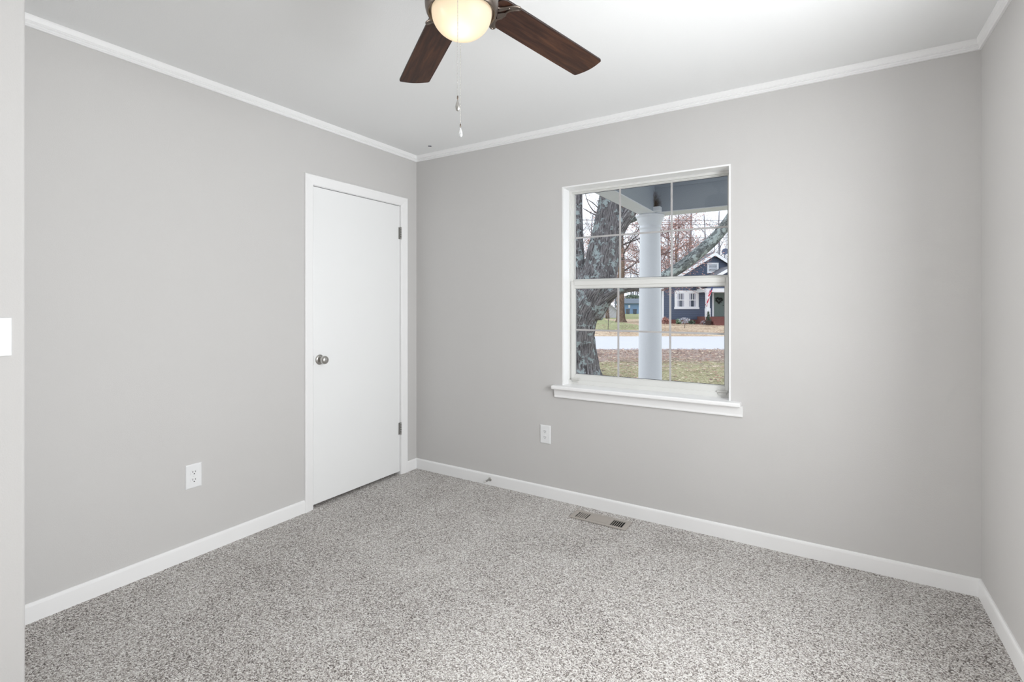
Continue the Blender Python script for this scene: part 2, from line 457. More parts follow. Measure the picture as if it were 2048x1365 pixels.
# added unseen side window around the fill lamp, same make
w2 = tag(empty('window_added', (W_, -1.66, .8)), 'added side window, unseen, built around the fill lamp', None, None, 'structure')
def turn(o):
    for q in [o] + [c for c in bpy.data.objects if c.parent == o]:
        if q.type == 'MESH' and not q.get('turned'):
            q.data.transform(Matrix.Translation((0, 0, -.8)) @ Matrix.Rotation(-pi / 2, 4, 'Z')); q['turned'] = 1; del q['turned']
    return o
mb = MB(); win_frame(-.71, .71, .80, 2.04, .03, .02, .15, mb); turn(mb.build('window_frame', M['vinyl'], w2))
turn(sash(w2, 'upper_sash', -.68, .68, 1.40, 2.01, -.66, .66, 1.43, 1.99, .10, .125, ([-.22, .22], [1.71])))
turn(sash(w2, 'lower_sash', -.68, .68, .83, 1.42, -.66, .66, .86, 1.39, .07, .095, ([-.22, .22], [1.125])))

# ------------------------------------------------------------------ outlets, switch, register, door stop
def outlet(loc, rz, label):
    o = tag(empty('wall_outlet', loc, rz), label, 'outlet', 'white duplex wall outlets')
    m = MB(); w, h = .0385, .0605          # plate in x-z, facing -y
    import bmesh
    for k in range(1):
        r = .0055
        pr = [(w, 0), (w, .003), (w - .003, .0055), (w - .006, .0062)]
        rings = []
        for q, t in pr:
            dw = w - q
            rings.append([V((sx * (w - dw), -t, sz * (h - dw))) for sx, sz in ((-1, -1), (1, -1), (1, 1), (-1, 1))])
        for rg in rings: m.v += rg
        for i in range(len(pr) - 1):
            for j in range(4):
                m.face((i * 4 + j, i * 4 + (j + 1) % 4, (i + 1) * 4 + (j + 1) % 4, (i + 1) * 4 + j))
        b = (len(pr) - 1) * 4; m.face((b, b + 1, b + 2, b + 3))
    m.build('cover_plate', M['plastic'], o)
    for s_ in (-1, 1):
        m = MB(); pts = []
        for i in range(28):
            a = 2 * pi * i / 28
            x = .0172 * cos(a); z = max(-.0118, min(.0118, .0172 * sin(a)))
            pts.append((x, z + s_ * .0195))
        m.prism(pts, 1, -.0082, -.004)
        rc = m.build('receptacle', M['plastic'], o)
        m = MB()
        for x, hh in ((-.0065, .0045), (.0065, .0036)): m.box(x - .0011, x + .0011, -.0086, -.0078, s_ * .0195 + .003 - hh, s_ * .0195 + .003 + hh)
        m.lathe([(0.0001, 0), (.0026, 0), (.0026, .0008), (0.0001, .0008)], 12,
                Matrix.Translation((0, -.0078, s_ * .0195 - .0075)) @ Matrix.Rotation(pi / 2, 4, 'X'))
        m.build('slots', M['dark'], rc)
    m = MB(); m.lathe([(.0034, 0), (.003, .0012), (0.0001, .0016)], 14, Matrix.Translation((0, -.0062, 0)) @ Matrix.Rotation(pi / 2, 4, 'X'))
    m.build('plate_screw', M['plastic'], o)
    return o
outlet((1.146, 0, .4195), 0, 'white outlet on the window wall, below the window sill')
outlet((0, -1.644, .412), pi / 2, 'white outlet on the left wall, low beside the white door')

sw = tag(empty('light_switch', (JX, -2.502, 1.184), pi / 2), 'white light switch plate cut by the left picture edge', 'light switch')
mb = MB(); mb.rbox(-.039, .039, -.0065, 0, -.0585, .0585, .003); mb.build('cover_plate', M['plastic'], sw)
mb = MB(); mb.box(-.005, .005, -.0075, -.0055, -.012, .012); mb.prism([(-.0065, -.004), (-.016, .006), (-.0155, .010), (-.0065, .005)], 0, -.0032, .0032)
mb.build('toggle', M['plastic'], sw)

reg = tag(empty('floor_register', (1.59, -.146, 0)), 'taupe metal floor register with two slotted ends, in the carpet', 'floor vent')
cx, cy = 1.59, -.146
mb = MB()
X0, X1, Y0_, Y1_ = 1.415 - cx, 1.765 - cx, -.207 - cy, -.085 - cy
sl = ((1.443 - cx, 1.517 - cx), (1.663 - cx, 1.736 - cx)); sy0, sy1 = -.188 - cy, -.108 - cy
t0, t1 = .001, .0075
mb.box(X0, X1, Y0_, sy0, t0, t1); mb.box(X0, X1, sy1, Y1_, t0, t1)
mb.box(X0, sl[0][0], sy0, sy1, t0, t1); mb.box(sl[0][1], sl[1][0], sy0, sy1, t0, t1); mb.box(sl[1][1], X1, sy0, sy1, t0, t1)
mb.build('face_plate', M['register'], reg, bevel=.002)
mb = MB(); mb.box(sl[0][1] + .02, sl[1][0] - .02, sy0 + .004, sy1 - .004, t1 - .001, t1 + .0012); mb.build('damper_cover', M['register'], reg, bevel=.0008)
for k, (a, b) in enumerate(sl):
    nb = 7; st = (b - a) / 6
    for i in range(1, 6):
        mb = MB(); x = a + st * i
        if k == 0: mb.box(-.0049, .0049, sy0, sy1, -.0006, .0006, M=Matrix.Translation((x, 0, .0045)) @ Matrix.Rotation(RAD(-13), 4, 'Y'))
        else: mb.box(-.0013, .0013, sy0, sy1, .0008, .0026, M=Matrix.Translation((x, 0, .0045)))
        mb.build('louver', M['register'], reg)
for a, b in sl:
    mb = MB(); mb.box(a, b, sy0, sy1, .0003, .001); mb.build('duct_opening', M['dark'], reg)

ds = tag(empty('door_stop', (.707, -.012, .043)), 'small metal door stop on the baseboard by the corner', 'door stop')
DM = Matrix.Rotation(pi / 2, 4, 'X') @ Matrix.Rotation(RAD(0), 4, 'Z')
mb = MB(); mb.lathe([(0.0001, .006), (.006, .006), (.012, .004), (.014, .001), (.014, 0)], 24, DM); mb.build('base_flange', M['nickel'], ds)
mb = MB(); sp = []
for i in range(150):
    a = i * .55; sp.append((.0052 * cos(a), -.006 - .052 * i / 149, .0052 * sin(a)))
mb.tube(sp, .0011, 6); mb.build('spring', M['steel'], ds)
mb = MB(); mb.lathe([(0.0001, .072), (.005, .071), (.0068, .067), (.0068, .057), (.004, .056)], 20, DM); mb.build('rubber_tip', M['rubber'], ds)

mb = MB(); mb.rbox(-.012, .012, -.006, .006, -.003, 0, .001)
tag(mb.build('ceiling_speck', M['mark'], loc=(.262, -.143, ZC), rot=(0, 0, .7)), 'tiny dark speck on the white ceiling near the corner', 'mark')

# ------------------------------------------------------------------ ceiling fan
HXf, HYf, ZB = 1.874, -1.856, 2.150
fan = tag(empty('ceiling_fan', (HXf, HYf, ZC)), 'ceiling fan with walnut blades and lit frosted bowl light', 'ceiling fan')
zo = -ZC
mb = MB(); mb.lathe([(.0001, 0), (.062, 0), (.064, -.012), (.058, -.034), (.040, -.052), (.016, -.058), (.0135, -.060), (.0135, -.13)], 40)
mb.build('canopy_mount', M['bronze'], fan)
mb = MB(); mb.lathe([(.0135, -.118), (.05, -.124), (.095, -.135), (.118, -.155), (.125, -.185), (.125, -.235), (.119, -.252), (.104, -.262), (.0985, -.266),
                     (.0975, -.286), (.0985, -.298), (.1005, -.302), (.1008, -.340), (.0998, -.352), (.0975, -.361), (.0945, -.3665), (.0925, -.3675), (.0910, -.366), (.0895, -.362), (.0885, -.352), (.0815, -.352)], 64)
mb.build('motor_housing', M['bronze'], fan)
bowlp = []
RB, ZR, DEP = .0825, 2.084, .070
for i in range(22):
    t = pi / 2 * i / 21
    bowlp.append((max(RB * cos(t), .0001), ZR - DEP * sin(t) + zo))
mb = MB(); mb.lathe([(RB, ZR + .006 + zo)] + bowlp, 64)
mb.build('glass_bowl', M['frosted'], fan)
pl = bpy.data.lights.new('bulb_light', 'POINT'); pl.energy = .115; pl.color = (1.0, .78, .50); pl.shadow_soft_size = .012
po = bpy.data.objects.new('bulb_light', pl); COL.objects.link(po); po.location = (HXf + .008, HYf - .016, 2.050)
# blade
def blade_mesh():
    m = MB(); r0, r1, h, th = .112, .620, .0535, .0032
    hw = lambda t: .052 + (h + .005 - .052) * min(1, t * 1.15)
    out = []
    # root end, rounded
    w0 = .052; cr = .022
    for i in range(6):
        a = pi + pi / 2 * i / 5
        out.append((r0 + cr + cr * cos(a), -w0 + cr + cr * sin(a)))
    for t in (.25, .5, .75): out.append((r0 + t * (r1 - r0), -hw(t)))
    we = hw(1); ce = .010
    for i in range(6):
        a = -pi / 2 + RAD(80) * i / 5
        out.append((r1 - ce + ce * cos(a), -we + ce + ce * sin(a)))
    for i in range(1, 8):
        y = (we - .012) * (2 * i / 8 - 1)
        out.append((r1 + .009 * (1 - (y / (we - .011)) ** 2), y))
    for i in range(6):
        a = RAD(10) + RAD(80) * i / 5
        out.append((r1 - ce + ce * cos(a), we - ce + ce * sin(a)))
    for t in (.75, .5, .25): out.append((r0 + t * (r1 - r0), hw(t)))
    for i in range(6):
        a = pi / 2 + pi / 2 * i / 5
        out.append((r0 + cr + cr * cos(a), w0 - cr + cr * sin(a)))
    n = len(out); k = 0
    for z in (-th, th):
        for p in out: m.v.append(V((p[0], p[1], z)))
    m.face([i for i in reversed(range(n))], False, 0); m.face([n + i for i in range(n)], False, 0)
    for i in range(n): m.face((i, (i + 1) % n, n + (i + 1) % n, n + i), True, 1)
    return m
def iron_mesh():
    m = MB(); z = -.0065
    half = [(.096, .012), (.120, .015), (.134, .024), (.150, .044), (.166, .057), (.177, .0585), (.181, .052), (.174, .046), (.163, .034), (.158, .020), (.164, .008), (.163, 0)]
    out = half + [(x, -y) for x, y in reversed(half[:-1])]
    n = len(out)
    # ring plate with an opening (scrolled bracket)
    pts = [V((x, y, z)) for x, y in out]
    m.tube(pts, .0034, 8, sub=3)
    inn = [(.118, .0), (.132, .010), (.146, .024), (.157, .030), (.150, .016), (.148, 0), (.150, -.016), (.157, -.030), (.146, -.024), (.132, -.010)]
    m.prism([(x, y) for x, y in ((.094, .011), (.118, .014), (.128, .010), (.128, -.010), (.118, -.014), (.094, -.011))], 2, z - .0025, z + .003)
    for s_ in (1, -1):
        m.prism([(x, s_ * y) for x, y in ((.128, .006), (.136, .024), (.152, .044), (.170, .056), (.178, .055), (.172, .046), (.158, .036), (.147, .024), (.140, .010))], 2, z - .0015, z + .003)
        m.prism([(x, s_ * y) for x, y in ((.140, 0), (.147, .008), (.158, .019), (.163, .006), (.162, 0))], 2, z - .0015, z + .003)
        m.lathe([(.0001, -.0035), (.0035, -.0025), (.0045, 0)], 10, Matrix.Translation((.152, s_ * .036, z)))
    return m
angs = [.832 + YAW, 1.972 + YAW]
rest = (2 * pi - (angs[1] - angs[0])) / 4
angs += [angs[1] + rest * k for k in (1, 2, 3)]
bl0 = ir0 = None
for a in angs:
    if bl0 is None:
        b = bl0 = blade_mesh().build('blade', [M['walnut'], M['walnut_edge']], fan); i_ = ir0 = iron_mesh().build('blade_iron', M['bronze'], fan)
    else:
        b = bl0.copy(); COL.objects.link(b); i_ = ir0.copy(); COL.objects.link(i_)
    for q in (b, i_):
        q.location = (0, 0, ZB - ZC); q.rotation_mode = 'QUATERNION'
        q.rotation_quaternion = (Matrix.Rotation(a, 4, 'Z') @ Matrix.Rotation(-.141, 4, 'X')).to_quaternion()
# pull chains (front and back of the housing)
def chain(x, y, ztop, zbot, mt, pm):
    m = MB(); n_ = int((ztop - zbot - .045) / .0036)
    for i in range(n_):
        z = ztop - i * .0036
        m.lathe([(.0001, .0013), (.00115, .0006), (.00115, -.0006), (.0001, -.0013)], 6, Matrix.Translation((x, y, z)))
    zz = ztop - n_ * .0036
    m.lathe([(.0004, .002), (.0004, ztop - zz)], 5, Matrix.Translation((x, y, zz)))
    c = m.build('pull_chain', mt, fan)
    m = MB(); m.lathe([(.0001, .010), (.0018, .008), (.0022, 0), (.0010, -.002)], 10, Matrix.Translation((x, y, zz - .008)))
    m.build('chain_clasp', M['bronze'], c)
    m = MB(); m.lathe([(.0001, 0), (.002, -.002), (.0042, -.009), (.0062, -.017), (.0062, -.022), (.0042, -.027), (.0001, -.029)], 8, Matrix.Translation((x, y, zz - .010)), smooth=False)
    m.build('pendant', pm, c)
vx, vy = -sin(YAW), cos(YAW); ux, uy = cos(YAW), sin(YAW)
def fo(u, d): return (u * ux + d * vx, u * uy + d * vy)
a = fo(.000, -.104); chain(a[0], a[1], 2.133 + zo, 1.765 + zo, M['steel'], M['nickel'])
a = fo(-.013, .092); chain(a[0], a[1], 2.125 + zo, 1.766 + zo, M['nickel'], M['crystal'])

# ------------------------------------------------------------------ outdoors
# street frame: u runs along the street, d away from the house, z up
def W(u, d, z): return (CAMX + u * ux + d * vx, CAMY + u * uy + d * vy, z)
def gz(d):
    """ground height at street distance d"""
    t = max(0, min(1, (d - 24) / 18)); return -.41 + .11 * t
def at(px, d, y=None):
    """street position seen at picture column px and row y at distance d"""
    u = (px - 1024) / F * d
    return u, d, (gz(d) if y is None else CAMZ - (y - Y0) / F * d)

def ground_mat(name, cols, sc1, sc2, mix=.5):
    m, nt, b = new_mat(name)
    tc = N(nt, 'ShaderNodeTexCoord')
    n1 = N(nt, 'ShaderNodeTexNoise', Scale=sc1, Detail=6.0, Roughness=.75)
    n2 = N(nt, 'ShaderNodeTexNoise', Scale=sc2, Detail=3.0)
    nt.links.new(tc.outputs['Object'], n1.inputs['Vector']); nt.links.new(tc.outputs['Object'], n2.inputs['Vector'])
    mx = N(nt, 'ShaderNodeMix', data_type='FLOAT'); mx.inputs['Factor'].default_value = mix
    nt.links.new(n1.outputs['Fac'], mx.inputs['A']); nt.links.new(n2.outputs['Fac'], mx.inputs['B'])
    r = N(nt, 'ShaderNodeValToRGB'); e = r.color_ramp.elements
    pos = [.34 + .32 * i / (len(cols) - 1) for i in range(len(cols))]
    e[0].position = pos[0]; e[0].color = cols[0]; e[1].position = pos[-1]; e[1].color = cols[-1]
    for p, c in list(zip(pos, cols))[1:-1]:
        x = e.new(p); x.color = c
    nt.links.new(mx.outputs['Result'], r.inputs['Fac']); nt.links.new(r.outputs['Color'], b.inputs['Base Color'])
    bp = N(nt, 'ShaderNodeBump', Strength=.8, Distance=.04); nt.links.new(n1.outputs['Fac'], bp.inputs['Height']); nt.links.new(bp.outputs['Normal'], b.inputs['Normal'])
    b.inputs['Roughness'].default_value = 1; b.inputs['Specular IOR Level'].default_value = .1
    return m
def near_lawn():
    """olive winter grass that gives way, along a ragged line, to brown fallen leaves by the street"""
    m, nt, b = new_mat('winter_lawn')
    tc = N(nt, 'ShaderNodeTexCoord')
    f = N(nt, 'ShaderNodeTexNoise', Scale=20.0, Detail=5.0, Roughness=.8); g = N(nt, 'ShaderNodeTexNoise', Scale=.9, Detail=5.0, Roughness=.65)
    nt.links.new(tc.outputs['Object'], f.inputs['Vector']); nt.links.new(tc.outputs['Object'], g.inputs['Vector'])
    def ramp(cols):
        r = N(nt, 'ShaderNodeValToRGB'); e = r.color_ramp.elements
        e[0].position = .36; e[0].color = cols[0]; e[1].position = .64; e[1].color = cols[-1]
        for k, c in enumerate(cols[1:-1]):
            x = e.new(.36 + .28 * (k + 1) / (len(cols) - 1)); x.color = c
        nt.links.new(f.outputs['Fac'], r.inputs['Fac']); return r
    r1 = ramp([srgb(108, 100, 82), srgb(164, 156, 122), srgb(194, 188, 148), srgb(232, 226, 202)])
    r2 = ramp([srgb(100, 86, 80), srgb(158, 138, 128), srgb(196, 176, 166), srgb(236, 224, 216)])
    sp = N(nt, 'ShaderNodeSeparateXYZ'); nt.links.new(tc.outputs['Object'], sp.inputs[0])
    ma = N(nt, 'ShaderNodeMath', operation='MULTIPLY_ADD'); ma.inputs[1].default_value = 9.0
    nt.links.new(g.outputs['Fac'], ma.inputs[0]); nt.links.new(sp.outputs['Y'], ma.inputs[2])
    mr = N(nt, 'ShaderNodeMapRange'); mr.inputs['From Min'].default_value = 18.4; mr.inputs['From Max'].default_value = 20.4
    nt.links.new(ma.outputs[0], mr.inputs['Value'])
    mx = N(nt, 'ShaderNodeMix', data_type='RGBA'); nt.links.new(mr.outputs['Result'], mx.inputs['Factor'])
    nt.links.new(r1.outputs['Color'], mx.inputs['A']); nt.links.new(r2.outputs['Color'], mx.inputs['B'])
    nt.links.new(mx.outputs['Result'], b.inputs['Base Color'])
    bp = N(nt, 'ShaderNodeBump', Strength=.8, Distance=.04); nt.links.new(f.outputs['Fac'], bp.inputs['Height']); nt.links.new(bp.outputs['Normal'], b.inputs['Normal'])
    b.inputs['Roughness'].default_value = 1; b.inputs['Specular IOR Level'].default_value = .1
    return m
M['lawn_near'] = near_lawn()
M['leafy'] = M['lawn_near']
M['lawn_far'] = ground_mat('tan_far_lawn', [srgb(128, 108, 90), srgb(190, 166, 140), srgb(220, 200, 174), srgb(244, 230, 210)], 8, .5, .3)
M['green_far'] = ground_mat('green_far_lawn', [srgb(110, 110, 80), srgb(150, 154, 112), srgb(178, 180, 140), srgb(214, 208, 172)], 8, .4, .3)
M['road'] = plain('pale_asphalt', srgb(204, 204, 210), .9, var=.05, vscale=4, bump=.3, bscale=60)
M['porch_white'] = plain('porch_white_paint', srgb(226, 228, 232), .55, var=.02, vscale=6)
M['concrete'] = plain('porch_concrete', srgb(168, 166, 160), .9, var=.06)

# lawn strips (one terrain)
mb = MB(); ds_ = [4.2, 7, 10, 13, 15.2, 18.8, 22, 24, 26.6, 29.5, 33, 36, 39, 42, 47, 55, 70, 95, 130, 180]
us_ = [-60, -20, -5, 1, 4, 7, 10, 13, 16, 20, 26, 34, 45, 60, 90]
for d in ds_:
    for u in us_:
        w = .05 * noise.noise(V((u * .35, d * .35, 3))) if d > 6 else 0
        if 18 < d < 27: w = 0
        mb.v.append(V((u, d, gz(d) + w)))
nu = len(us_)
for i in range(len(ds_) - 1):
    for j in range(nu - 1):
        d = (ds_[i] + ds_[i + 1]) / 2; u = (us_[j] + us_[j + 1]) / 2
        mi = 0 if d < 15 else 1 if d < 23 else 2 if (d < 33 or (u > 9.5 and d < 60)) else 3
        mb.face((i * nu + j, i * nu + j + 1, (i + 1) * nu + j + 1, (i + 1) * nu + j), True, mi)
lawn = tag(mb.build('lawn', [M['lawn_near'], M['leafy'], M['lawn_far'], M['green_far']], loc=(CAMX, CAMY, 0), rot=(0, 0, YAW)),
           'winter lawn on both sides of the street', None, None, 'structure')
mb = MB(); mb.box(-60, 90, 18.9, 26.5, -.6, -.385)
tag(mb.build('road', M['road'], loc=(CAMX, CAMY, 0), rot=(0, 0, YAW)), 'pale grey street across the front lawn', None, None, 'structure')

# fallen leaves
M['leaf_a'] = plain('brown_leaf', srgb(172, 138, 120), .8); M['leaf_b'] = plain('tan_leaf', srgb(216, 198, 174), .8); M['leaf_c'] = plain('dark_leaf', srgb(124, 102, 92), .8)
mb = MB(); r_ = random.Random(11)
for i in range(12000):
    if i < 9000:
        d = 10 + 8.7 * r_.random() ** .7; w = .045
        if d < 14.5 and r_.random() < .5: continue
    else: d = 27 + 14 * r_.random(); w = .07
    u = -1 + (d * .45 + 3) * r_.random(); z = gz(d) + .03 + .04 * r_.random(); a = r_.random() * 6.28
    sc = w * (.6 + .8 * r_.random()); t = .5 * (r_.random() - .3)
    p = [V((u + cos(a + k) * sc * q, d + sin(a + k) * sc * q, z + h * sc)) for k, q, h in ((0, 1, t), (1.3, .6, 0), (pi, 1, t), (pi + 1.3, .6, 0))]
    b = len(mb.v); mb.v += p; mb.face((b, b + 1, b + 2, b + 3), False, r_.choice((0, 0, 1, 2)))
tag(mb.build('leaf_litter', [M['leaf_a'], M['leaf_b'], M['leaf_c']], loc=(CAMX, CAMY, 0), rot=(0, 0, YAW)),
    'fallen brown leaves scattered on the lawn by the street', 'leaves', None, 'stuff')

# --- porch of this house
mb = MB(); mb.box(-2.5, 7.5, .17, 3.3, -.45, -.12)
struct(mb, 'floor_porch', M['concrete'], 'concrete porch floor')
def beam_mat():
    m, nt, b = new_mat('porch_beam_shade_stain')
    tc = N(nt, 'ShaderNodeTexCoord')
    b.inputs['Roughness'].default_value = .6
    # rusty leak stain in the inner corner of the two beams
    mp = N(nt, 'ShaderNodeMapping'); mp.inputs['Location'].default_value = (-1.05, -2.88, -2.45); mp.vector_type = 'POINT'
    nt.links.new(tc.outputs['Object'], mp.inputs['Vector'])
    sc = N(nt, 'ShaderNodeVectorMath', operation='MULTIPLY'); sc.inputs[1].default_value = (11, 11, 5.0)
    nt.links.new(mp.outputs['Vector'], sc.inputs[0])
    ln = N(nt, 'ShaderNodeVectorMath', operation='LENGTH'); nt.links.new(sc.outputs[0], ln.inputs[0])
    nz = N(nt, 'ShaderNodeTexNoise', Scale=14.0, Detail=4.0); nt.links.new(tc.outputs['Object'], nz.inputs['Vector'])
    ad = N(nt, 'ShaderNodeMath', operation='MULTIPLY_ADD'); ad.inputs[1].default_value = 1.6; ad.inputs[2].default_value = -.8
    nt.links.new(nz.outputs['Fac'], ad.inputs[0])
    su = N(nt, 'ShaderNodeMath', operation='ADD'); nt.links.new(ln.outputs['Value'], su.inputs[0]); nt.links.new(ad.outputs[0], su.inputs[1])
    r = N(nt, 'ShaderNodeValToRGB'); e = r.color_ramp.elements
    e[0].position = .25; e[0].color = srgb(70, 52, 36); e[1].position = .95; e[1].color = srgb(158, 165, 174)  # grey end of the ramp is shade on the beam faces, put into colour
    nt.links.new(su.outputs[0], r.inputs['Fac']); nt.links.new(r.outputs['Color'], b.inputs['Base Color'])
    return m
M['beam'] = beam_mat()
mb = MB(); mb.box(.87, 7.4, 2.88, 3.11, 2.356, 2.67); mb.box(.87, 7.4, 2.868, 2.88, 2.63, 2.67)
bf = struct(mb, 'beam_front', M['beam'], 'porch beam with shade coloured into its faces and a white underside, across the top of the window')
mb = MB(); mb.box(1.055, 7.4, 2.872, 3.12, 2.346, 2.356); mb.build('lit_underside', M['porch_white'], bf)  # separate slab keeps the lit underside lighter than the shaded faces
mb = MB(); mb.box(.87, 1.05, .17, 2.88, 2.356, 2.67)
bs = struct(mb, 'beam_side', M['beam'], 'porch beam with shade coloured into its faces and a white underside, running back from the column')
mb = MB(); mb.box(.865, 1.055, .17, 3.12, 2.346, 2.356); mb.build('lit_underside', M['porch_white'], bs)
mb = MB(); mb.box(.80, 7.6, .17, 3.3, 2.67, 2.80)
struct(mb, 'ceiling_porch', M['porch_white'], 'white porch ceiling')
mb = MB()
prof = [(.150, -.12), (.150, -.06), (.146, -.04), (.138, -.02)]
for i in range(15):
    t = i / 14; prof.append((.1375 - .0195 * t ** 1.6, 0 + 2.15 * t))
prof = [q for q in prof if q[1] < 2.151] + [(.118, 2.165), (.119, 2.175), (.1265, 2.182), (.129, 2.192), (.1265, 2.203), (.121, 2.209), (.1225, 2.222), (.130, 2.232), (.130, 2.242),
         (.134, 2.25), (.146, 2.275), (.152, 2.30), (.153, 2.312), (.162, 2.318), (.166, 2.33), (.166, 2.340), (.160, 2.3455)]
mb.lathe(prof, 48, close=True)
pc = struct(mb, 'column_porch', M['porch_white'], 'round white porch column with moulded capital', loc=(.962, 2.985, 0))
mb = MB(); mb.box(-.085, .168, -.185, .12, 2.3565, 2.408); mb.build('capital_block', M['porch_white'], pc, bevel=.004)
mb = MB(); mb.tube([(.80, 1.60, 2.668), (.80, 1.70, 2.50), (.80, 1.763, 2.435), (.80, 1.802, 2.426), (.80, 1.869, 2.42), (.80, 1.966, 2.431), (.80, 2.094, 2.468), (.80, 2.198, 2.515), (.80, 2.32, 2.60), (.80, 2.37, 2.668)], .0085, 8, sub=6)
M['black'] = plain('black_cable', srgb(24, 26, 34), .5)
tag(mb.build('hanging_cable', M['black']), 'black cable sagging below the porch beam, at the top of the window', 'cable')

# --- bark
def bark(name, dark, mid, light, lichen=None, lth=.56, disp=.03, su=9., sv=1.6):
    m, nt, b = new_mat(name)
    tc = N(nt, 'ShaderNodeTexCoord'); mp = N(nt, 'ShaderNodeMapping'); mp.inputs['Scale'].default_value = (su, sv, 1)
    nt.links.new(tc.outputs['UV'], mp.inputs['Vector'])
    n1 = N(nt, 'ShaderNodeTexNoise', Scale=2.2, Detail=6.0, Roughness=.7, Distortion=.8); nt.links.new(mp.outputs['Vector'], n1.inputs['Vector'])
    r = N(nt, 'ShaderNodeValToRGB'); e = r.color_ramp.elements
    e[0].position = .36; e[0].color = dark; e[1].position = .68; e[1].color = light; x = e.new(.5); x.color = mid
    nt.links.new(n1.outputs['Fac'], r.inputs['Fac'])
    res = r.outputs['Color']
    if lichen:
        n2 = N(nt, 'ShaderNodeTexNoise', Scale=5.2, Detail=8.0, Roughness=.75, Distortion=.4); nt.links.new(tc.outputs['Object'], n2.inputs['Vector'])
        k = N(nt, 'ShaderNodeMapRange'); k.inputs['From Min'].default_value = lth; k.inputs['From Max'].default_value = lth + .03
        nt.links.new(n2.outputs['Fac'], k.inputs['Value'])
        mx = N(nt, 'ShaderNodeMix', data_type='RGBA'); mx.inputs['B'].default_value = lichen
        nt.links.new(k.outputs['Result'], mx.inputs['Factor']); nt.links.new(res, mx.inputs['A']); res = mx.outputs['Result']
    nt.links.new(res, b.inputs['Base Color'])
    bp = N(nt, 'ShaderNodeBump', Strength=1.0, Distance=disp); nt.links.new(n1.outputs['Fac'], bp.inputs['Height']); nt.links.new(bp.outputs['Normal'], b.inputs['Normal'])
    b.inputs['Roughness'].default_value = .95; b.inputs['Specular IOR Level'].default_value = .1
    return m
M['oak'] = bark('oak_bark', srgb(42, 40, 43), srgb(122, 118, 120), srgb(190, 186, 188), srgb(176, 188, 190), .54, .05, 13., 1.9)
M['limb'] = bark('lichen_limb', srgb(64, 66, 66), srgb(118, 122, 122), srgb(166, 172, 170), srgb(174, 183, 181), .52, .04, 14., 4.)
M['bark_b'] = bark('brown_bark', srgb(70, 58, 50), srgb(128, 108, 94), srgb(170, 150, 134))
M['bark_g'] = bark('grey_bark', srgb(96, 96, 104), srgb(140, 140, 150), srgb(178, 178, 188))
M['twig'] = plain('grey_twig', srgb(158, 150, 156), .9)
M['twig_d'] = plain('dark_twig', srgb(92, 84, 84), .9)
M['twig_r'] = plain('russet_twig', srgb(132, 112, 110), .9)
M['red_leaf'] = plain('russet_leaf', srgb(192, 150, 138), .8, var=.12, vscale=3); M['red_leaf2'] = plain('dull_russet_leaf', srgb(174, 140, 132), .8)
M['green_leaf'] = plain('evergreen_leaf', srgb(74, 92, 72), .7); M['green_leaf2'] = plain('pale_evergreen_leaf', srgb(120, 138, 118), .7)

# --- the big oak by the porch
D0 = 12.0; KS = D0 / F
oak = tag(empty('oak_tree', W(*at(1150, D0)), YAW), 'big lichen-spotted oak trunk leaning right, beside the porch column', 'tree')
def op(px, y, dd=0): return V(((px - 1150) * KS, dd, (752 - y) * KS))
mb = MB()
cl = [(1146, 762, 74), (1147, 749, 60), (1149, 732, 48), (1150, 700, 41), (1151, 665, 38.5), (1160, 628, 37), (1176, 597, 37), (1193, 565, 37), (1203, 530, 33), (1209, 495, 31),
      (1214, 460, 28), (1219, 420, 24), (1223, 370, 21), (1228, 300, 18), (1234, 220, 15)]
mb.tube([op(x, y) for x, y, r in cl], [r * KS for x, y, r in cl], 56, rid=.10, sub=9)
mb.build('trunk', M['oak'], oak)
def limb(path, rad, mat, sg=20, rid=.10, nm='limb'):
    mb = MB(); mb.tube([op(*p) for p in path], [r * KS for r in rad], sg, rid=rid, sub=6); return mb.build(nm, mat, oak)
limb([(1170, 640, .05), (1163, 590, .15), (1161, 540, .2), (1159, 480, .25), (1158.5, 420, .3), (1158.5, 350, .3), (1160, 250, .3)], [16, 14, 12, 10.5, 10, 9.5, 9], M['oak'])
limb([(1216, 490, -.05), (1232, 462, -.1), (1246, 438, -.15), (1264, 412, -.2), (1290, 370, -.2), (1330, 300, -.2)], [18, 16, 15, 14, 13, 11], M['oak'])
limb([(1186, 628, -.05), (1206, 598, -.25), (1226, 582, -.4), (1246, 577, -.48), (1270, 574, -.5), (1300, 566, -.5)], [22, 15, 11, 9.5, 9, 9], M['oak'])
limb([(1290, 570, -.5), (1325, 552, -.5), (1368, 522, -.5), (1408, 487, -.5), (1438, 452, -.5), (1456, 422, -.5), (1478, 375, -.5)],
     [9, 10.5, 11, 10.5, 10, 9.5, 8.5], M['limb'])
limb([(1240, 455, 0), (1255, 444, .1), (1272, 437, .1), (1286, 434, .1), (1310, 420, .1), (1330, 390, .1)], [6, 5.5, 5, 4.5, 4, 3.5], M['limb'], 12)
limb([(1203, 436, 0), (1190, 428, .1), (1178, 422, .1), (1168, 416, .1)], [1.6, 1.2, 1, .7], M['twig_d'], 6, 0, 'twig')
limb([(1202, 432, 0), (1189, 424, 0), (1182, 416, 0), (1175, 403, 0), (1170, 385, 0)], [1.5, 1.2, 1, .8, .5], M['twig_d'], 6, 0, 'twig')
limb([(1203, 424, 0), (1192, 412, 0), (1182, 404, 0), (1172, 398, 0)], [1.3, 1, .8, .5], M['twig_d'], 6, 0, 'twig')
limb([(1276, 437, .1), (1281, 445, .1), (1279, 458, .1), (1270, 470, .1)], [1.3, 1, .8, .5], M['twig_d'], 6, 0, 'twig')

